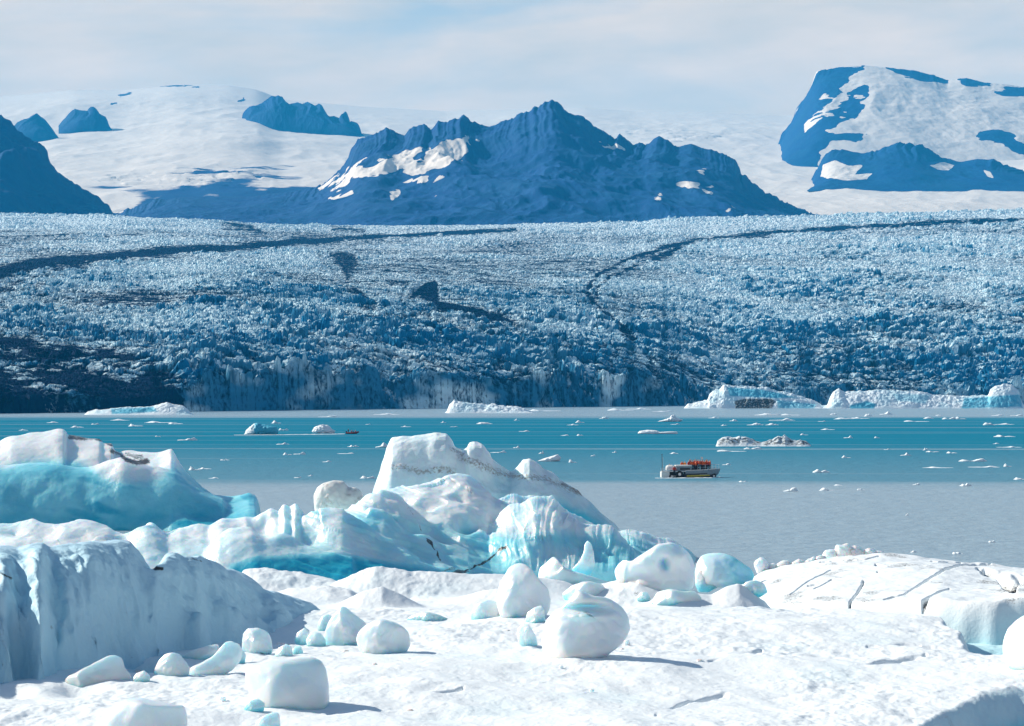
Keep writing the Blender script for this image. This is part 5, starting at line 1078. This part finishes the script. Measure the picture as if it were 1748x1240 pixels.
# --- amphibious tour boat, bow to the right
BD = dwater(815.0)                                            # distance of its waterline
S = F / BD                                                    # photograph pixels per metre there
bx = lambda u: (u - 1128) / S
bz = lambda v: (815.5 - v) / S
def build_boat():
    root = empty('tour_boat', (wx(1128, BD), BD, 0.0), 0.03)
    tag(root, 'white wheeled tour boat with yellow stripe full of passengers in orange', 'boat')
    W = 1.35
    def sec(x, wid, zt, zb, fl):
        return [(x, -wid, zt), (x, -wid * 0.98, (zt + zb) / 2), (x, -wid * fl, zb), (x, wid * fl, zb), (x, wid * 0.98, (zt + zb) / 2), (x, wid, zt)]
    # main hull with a raised bow
    m = MB(); secs = []
    for u, wd, vt, vb, fl in [(1169, W, 804.5, 819, 0.8), (1185, W, 804, 819, 0.8), (1200, W * 0.98, 803.2, 818.5, 0.72), (1212, W * 0.85, 802.2, 817.5, 0.55), (1221, W * 0.55, 801.3, 815, 0.4), (1227, W * 0.22, 800.8, 809, 0.4), (1229.5, W * 0.05, 800.6, 803, 0.6)]:
        secs.append(sec(bx(u), wd, bz(vt), bz(vb), fl))
    m.loft(secs); m.build('hull', M['hull_white'], root)
    # after body: low side with wheel wells
    m = MB(); m.box(bx(1128), bx(1142), -W, W, bz(817), bz(806.2)); m.build('stern', M['deck_white'], root, bevel=0.05)
    m = MB(); m.box(bx(1141.5), bx(1170), -W * 0.70, W * 0.98, bz(817), bz(804.9)); m.build('underbody', M['black'], root)
    m = MB(); m.box(bx(1129), bx(1170), -W - 0.03, W + 0.03, bz(806.0), bz(804.8)); m.build('gunwale', M['steel'], root, bevel=0.02)
    # dark rubbing strake and yellow band
    def strip(name, mat, pts, off):
        m = MB(); sc_ = []
        for u, wd, vt, vb in pts:
            sc_.append([(bx(u), -wd - off, bz(vt)), (bx(u), -wd - off, bz(vb)), (bx(u), -wd + 0.10, bz(vb)), (bx(u), -wd + 0.10, bz(vt))])
        m.loft(sc_)
        m2 = [(x, -y, z) for (x, y, z) in m.v]; b = len(m.v); m.add(m2, [tuple(reversed(q)) for q in m.f[:]])
        m.build(name, mat, root)
    strip('rubbing_strake', M['darkpaint'], [(1169, W, 809.2, 810.6), (1185, W, 809, 810.4), (1200, W * 0.96, 808.3, 809.8), (1212, W * 0.80, 807.2, 808.8), (1222, W * 0.44, 806, 807.6)], 0.03)
    strip('yellow_band', M['yellow'], [(1171, W, 811.6, 814.3), (1185, W, 811.4, 814.1), (1200, W * 0.93, 810.8, 813.4), (1211, W * 0.76, 810.2, 812.6)], 0.05)
    strip('boot_top', M['darkpaint'], [(1166, W, 810.4, 816.4), (1185, W, 810.2, 816.2), (1200, W * 0.92, 809.6, 815.5), (1212, W * 0.74, 808.6, 814.6), (1220, W * 0.48, 807.6, 813)], 0.02)
    strip('toe_rail', M['steel'], [(1169, W, 803.2, 804.2), (1200, W * 0.98, 802.0, 803.0), (1214, W * 0.8, 801.0, 802.0), (1224, W * 0.4, 800.2, 801.2)], 0.03)
    # wheels
    def wheel(u, v, r, y):
        m = MB(); n = 24; rings = []
        for yy, rr in ((-0.22, r * 0.55), (-0.22, r * 0.93), (-0.12, r), (0.12, r), (0.22, r * 0.93), (0.22, r * 0.55)):
            rings.append([(rr * math.cos(2 * math.pi * i / n), yy, rr * math.sin(2 * math.pi * i / n)) for i in range(n)])
        m.loft(rings); w = m.build('wheel', M['black'], root, smooth=False); w.location = (bx(u), y, bz(v))
        h = MB(); h.tube((0, -0.235, 0), (0, 0.235, 0), r * 0.42, n=16); h.build('hub', M['steel'], w)
    for y in (-W + 0.12, W - 0.1): wheel(1159, 810, 0.60, y); wheel(1146, 814, 0.52, y)
    wheel(1218, 813.2, 0.42, -0.75); wheel(1218, 813.2, 0.42, 0.75)
    m = MB(); pr = [(bx(1151) + 0.0, 0)]
    sc_ = []
    for k in range(9):
        a = math.pi * k / 8; sc_.append([(bx(1159) + 0.78 * math.cos(a), -W, bz(810) + 0.74 * math.sin(a)), (bx(1159) + 0.78 * math.cos(a), -W + 0.55, bz(810) + 0.74 * math.sin(a)), (bx(1159) + 0.70 * math.cos(a), -W + 0.55, bz(810) + 0.66 * math.sin(a)), (bx(1159) + 0.70 * math.cos(a), -W, bz(810) + 0.66 * math.sin(a))])
    m.loft(sc_); m.build('mudguard', M['hull_white'], root)
    # engine housing with a pale cover
    m = MB(); m.box(bx(1154), bx(1180), -1.1, 1.1, bz(805), bz(797.2)); m.build('engine_housing', M['hull_white'], root, bevel=0.06)
    m = MB(); m.loft([[(bx(1152), -1.2, bz(797.0)), (bx(1152), 1.2, bz(797.0)), (bx(1152), 1.2, bz(794.8)), (bx(1152), -1.2, bz(794.8))], [(bx(1180), -1.2, bz(796.8)), (bx(1180), 1.2, bz(796.8)), (bx(1180), 1.2, bz(794.0)), (bx(1180), -1.2, bz(794.0))]]); m.build('cover', M['deck_white'], root, bevel=0.08)
    m = MB(); m.box(bx(1160), bx(1177), -1.125, -1.1, bz(802.6), bz(799.2)); m.build('vent_panel', M['darkpaint'], root)
    m = MB()
    for k in range(7):
        a = math.pi * k / 6
        pass
    sc_ = [[(bx(u), 1.15 * math.cos(math.pi * k / 8), bz(803) + (0.85 + dz) * math.sin(math.pi * k / 8)) for k in range(9)] for u, dz in ((1137, -0.15), (1140, 0.0), (1147, 0.02), (1150, -0.1))]
    m.loft(sc_); m.build('canvas_dodger', M['deck_white'], root, smooth=False)
    # mast at the stern
    m = MB(); m.tube((bx(1129.5), -W + 0.2, bz(806)), (bx(1129), -W + 0.2, bz(777)), 0.055, 0.05); m.tube((bx(1129), -W + 0.2, bz(777)), (bx(1129), -W + 0.2, bz(775.6)), 0.09, 0.09); mast = m.build('mast', M['darkpaint'], root)
    m = MB(); m.tube((bx(1132.5), W - 0.3, bz(806)), (bx(1132.5), W - 0.3, bz(781)), 0.02); m.build('aerial', M['steel'], root)
    # rails: stern and bow pulpit
    def rail(name, pts, top, low, y):
        m = MB()
        for i, u in enumerate(pts):
            m.tube((bx(u), y[i], bz(low)), (bx(u), y[i], bz(top)), 0.022)
            if i:
                for zz in (top, (top + low) / 2): m.tube((bx(pts[i - 1]), y[i - 1], bz(zz)), (bx(u), y[i], bz(zz)), 0.02)
        m.build(name, M['steel'], root)
    for s in (-1, 1):
        rail('stern_rail', [1129, 1136, 1143], 800.5, 806, [s * W] * 3)
        rail('bow_rail', [1190, 1203, 1215, 1222, 1227.5], 794, 802, [s * W, s * W * 0.96, s * W * 0.72, s * W * 0.42, s * W * 0.1])
    m = MB(); m.box(bx(1169.5), bx(1216), -W + 0.1, W - 0.1, bz(804.5) , bz(803.9)); m.build('deck', M['hull_white'], root)
    for u in (1183, 1192, 1201): 
        m = MB(); m.box(bx(u) - 0.2, bx(u) + 0.2, -W + 0.2, W - 0.2, bz(803.8), bz(799.8)); m.build('bench', M['darkpaint'], root)
    m = MB(); m.tube((bx(1200), 0.6, bz(804)), (bx(1200), 0.6, bz(781)), 0.03); m.box(bx(1197), bx(1200.5), 0.58, 0.62, bz(784.5), bz(781)); m.build('flagpole', M['steel'], root)
    # people aboard
    G = 'passengers crowded in the open bow of the tour boat'
    base = np.array([wx(1128, BD), BD, 0.0])
    def put(u, y, vfoot, rz, pose, c, lab, sc=1.0, hat=None, g=G): 
        return person((base[0] + bx(u), base[1] + y, bz(vfoot)), rz, pose, c, lab, g, sc, hat)
    std = 'passenger in an orange red suit standing packed in the bow of the tour boat'
    P_ = [(1176, -0.7, 804, 0.4, 'stand', 'red'), (1180.5, -0.9, 804, -0.3, 'stand', 'orange'), (1184, -0.5, 804, 1.2, 'hold', 'red'), (1187, -0.95, 804, -1.2, 'stand', 'orange'), (1191, -0.2, 803, 0.8, 'stand', 'red'), (1194.5, -0.85, 803.5, 0.2, 'hold', 'orange'), (1198, -0.6, 804, -0.9, 'stand', 'red'),
          (1201, -0.95, 804, 0.5, 'stand', 'orange'), (1204.5, -0.5, 804, 1.6, 'hold', 'orange'), (1208, -0.85, 803.6, -0.6, 'stand', 'red'), (1211.5, -0.3, 803.6, 1.9, 'stand', 'orange'), (1188, 0.7, 803, 0.0, 'stand', 'orange'), (1199, 0.8, 803, 2.2, 'stand', 'red'), (1207, 0.7, 803, 1.2, 'hold', 'red'), (1178, 0.6, 803, 0.9, 'stand', 'red')]
    for k, (u, y, vf, rz, pose, c) in enumerate(P_):
        put(u, y, vf, rz, pose, c, std, 1.02 + 0.06 * ((k * 7) % 3) / 2)
    put(1165, 1.0, 804.4, 0.2, 'stand', 'orange', 'passenger in orange standing behind the white engine cover', 0.95)
    put(1169.5, 0.9, 804.4, -0.4, 'stand', 'amber', 'passenger in an amber jacket behind the white engine cover', 0.93)
    put(1150.5, -W - 0.12, 812.5, 0.3, 'stand', 'red', 'crew member in a red jacket standing on the side step by the wheel', 1.0, 'amber', None)
    put(1143, 0.2, 806, 0.7, 'sit', 'amber', 'crew member in an amber jacket seated at the stern', 1.0, None, None)
    m = MB(); m.box(bx(1148), bx(1153), -W - 0.32, -W * 0.72, bz(813.2), bz(812.6)); m.build('side_step', M['steel'], root)
build_boat()

# --- inflatable dinghy far out
def build_dinghy():
    d = dwater(741.0); s = F / d
    root = empty('inflatable_dinghy', (wx(602, d), d, 0.0), -0.35)
    tag(root, 'dark red inflatable dinghy speeding with four people aboard', 'dinghy')
    m = MB(); path = [(-2.1, -0.75, 0.32), (-1.0, -0.78, 0.32), (0.6, -0.76, 0.36), (1.5, -0.5, 0.5), (2.1, 0, 0.66), (1.5, 0.5, 0.5), (0.6, 0.76, 0.36), (-1.0, 0.78, 0.32), (-2.1, 0.75, 0.32)]
    for a, b in zip(path[:-1], path[1:]): m.tube(a, b, 0.27, 0.27, 12)
    m.build('inflatable_tube', M['maroon'], root)
    m = MB(); m.box(-2.0, 1.3, -0.7, 0.7, 0.0, 0.14); m.build('floorboard', M['darkpaint'], root)
    m = MB(); m.box(-2.5, -2.1, -0.2, 0.2, 0.1, 0.95); m.tube((-2.35, 0, 0.3), (-2.35, 0, -0.4), 0.08); m.build('outboard_motor', M['black'], root)
    R_ = mathutils.Matrix.Rotation(-0.35, 3, 'Z')
    for k, (x, y, c, pose) in enumerate([(-1.5, -0.25, 'trousers', 'stand'), (-0.6, 0.3, 'red', 'sit'), (0.3, -0.3, 'trousers', 'sit'), (0.95, 0.2, 'red', 'sit')]):
        p = R_ @ mathutils.Vector((x, y, 0)); loc = (root.location.x + p.x, root.location.y + p.y, 0.14)
        person(loc, 1.2 + 0.2 * k, pose, c, 'person in dark clothing standing to steer the dinghy' if k == 0 else 'dark clad person seated low in the red dinghy', None if k == 0 else 'people seated in the dinghy', 0.95)
    return root
build_dinghy()

# --- wakes: churned foam lying on the water
def wake(name, label, pts, w0, w1, mat, seed, h=0.05):
    n = 140; t = np.linspace(0, 1, n)
    p = np.array([(wx(u, dwater(v)), dwater(v)) for u, v in pts]); s = np.linspace(0, 1, len(pts))
    cx_ = np.interp(t, s, p[:, 0]); cy = np.interp(t, s, p[:, 1])
    w = (w0 + (w1 - w0) * t) * (0.55 + 0.6 * np.abs(vn2(t * 22, t * 0 + 3, seed)))
    rows = np.stack([np.stack([cx_, cy + w * k, np.where(abs(k) < 0.9, h, 0.004) * np.ones(n)], -1) for k in (-1, -0.5, 0, 0.5, 1)])
    rows[1:4, :, 2] += 0.06 * np.abs(vn2(rows[1:4, :, 0] * 1.3, rows[1:4, :, 1] * 0.6, seed + 3))
    o0 = rows.reshape(-1, 3).mean(0) * np.array([1, 1, 0])
    o = link(name, mesh_np(name, rows - o0, grid_quads(5, n)), mat, loc=tuple(o0)); tag(o, label, kind='stuff')
wake('wake_foam', 'thin white foam wake trailing behind the red dinghy', [(589, 741), (560, 741.6), (520, 742), (470, 742.6), (400, 743)], 5.0, 1.5, M['foam'], 3)
wake('wake_foam', 'short broken foam at the waterline of the tour boat', [(1229, 814.6), (1215, 815.9), (1170, 816.4), (1135, 816.6), (1118, 816.7)], 1.1, 0.4, M['foam'], 5, 0.03)

# ------------------------------------------------------------------ the air
def build_haze():
    m = bpy.data.materials.new('haze_air'); m.use_nodes = True; t = m.node_tree; t.nodes.clear()
    out = N(t, 'ShaderNodeOutputMaterial'); v = N(t, 'ShaderNodeVolumePrincipled')
    v.inputs['Color'].default_value = (0.035, 0.52, 1.0, 1); v.inputs['Density'].default_value = 3.6e-5; v.inputs['Anisotropy'].default_value = 0.0
    t.links.new(v.outputs[0], out.inputs['Volume'])
    b = MB(); b.box(-7500, 7500, -400, 18200, -3, 1950)
    o = b.build('haze', m); tag(o, 'thin blue air between the camera and the mountains', kind='stuff')
build_haze()
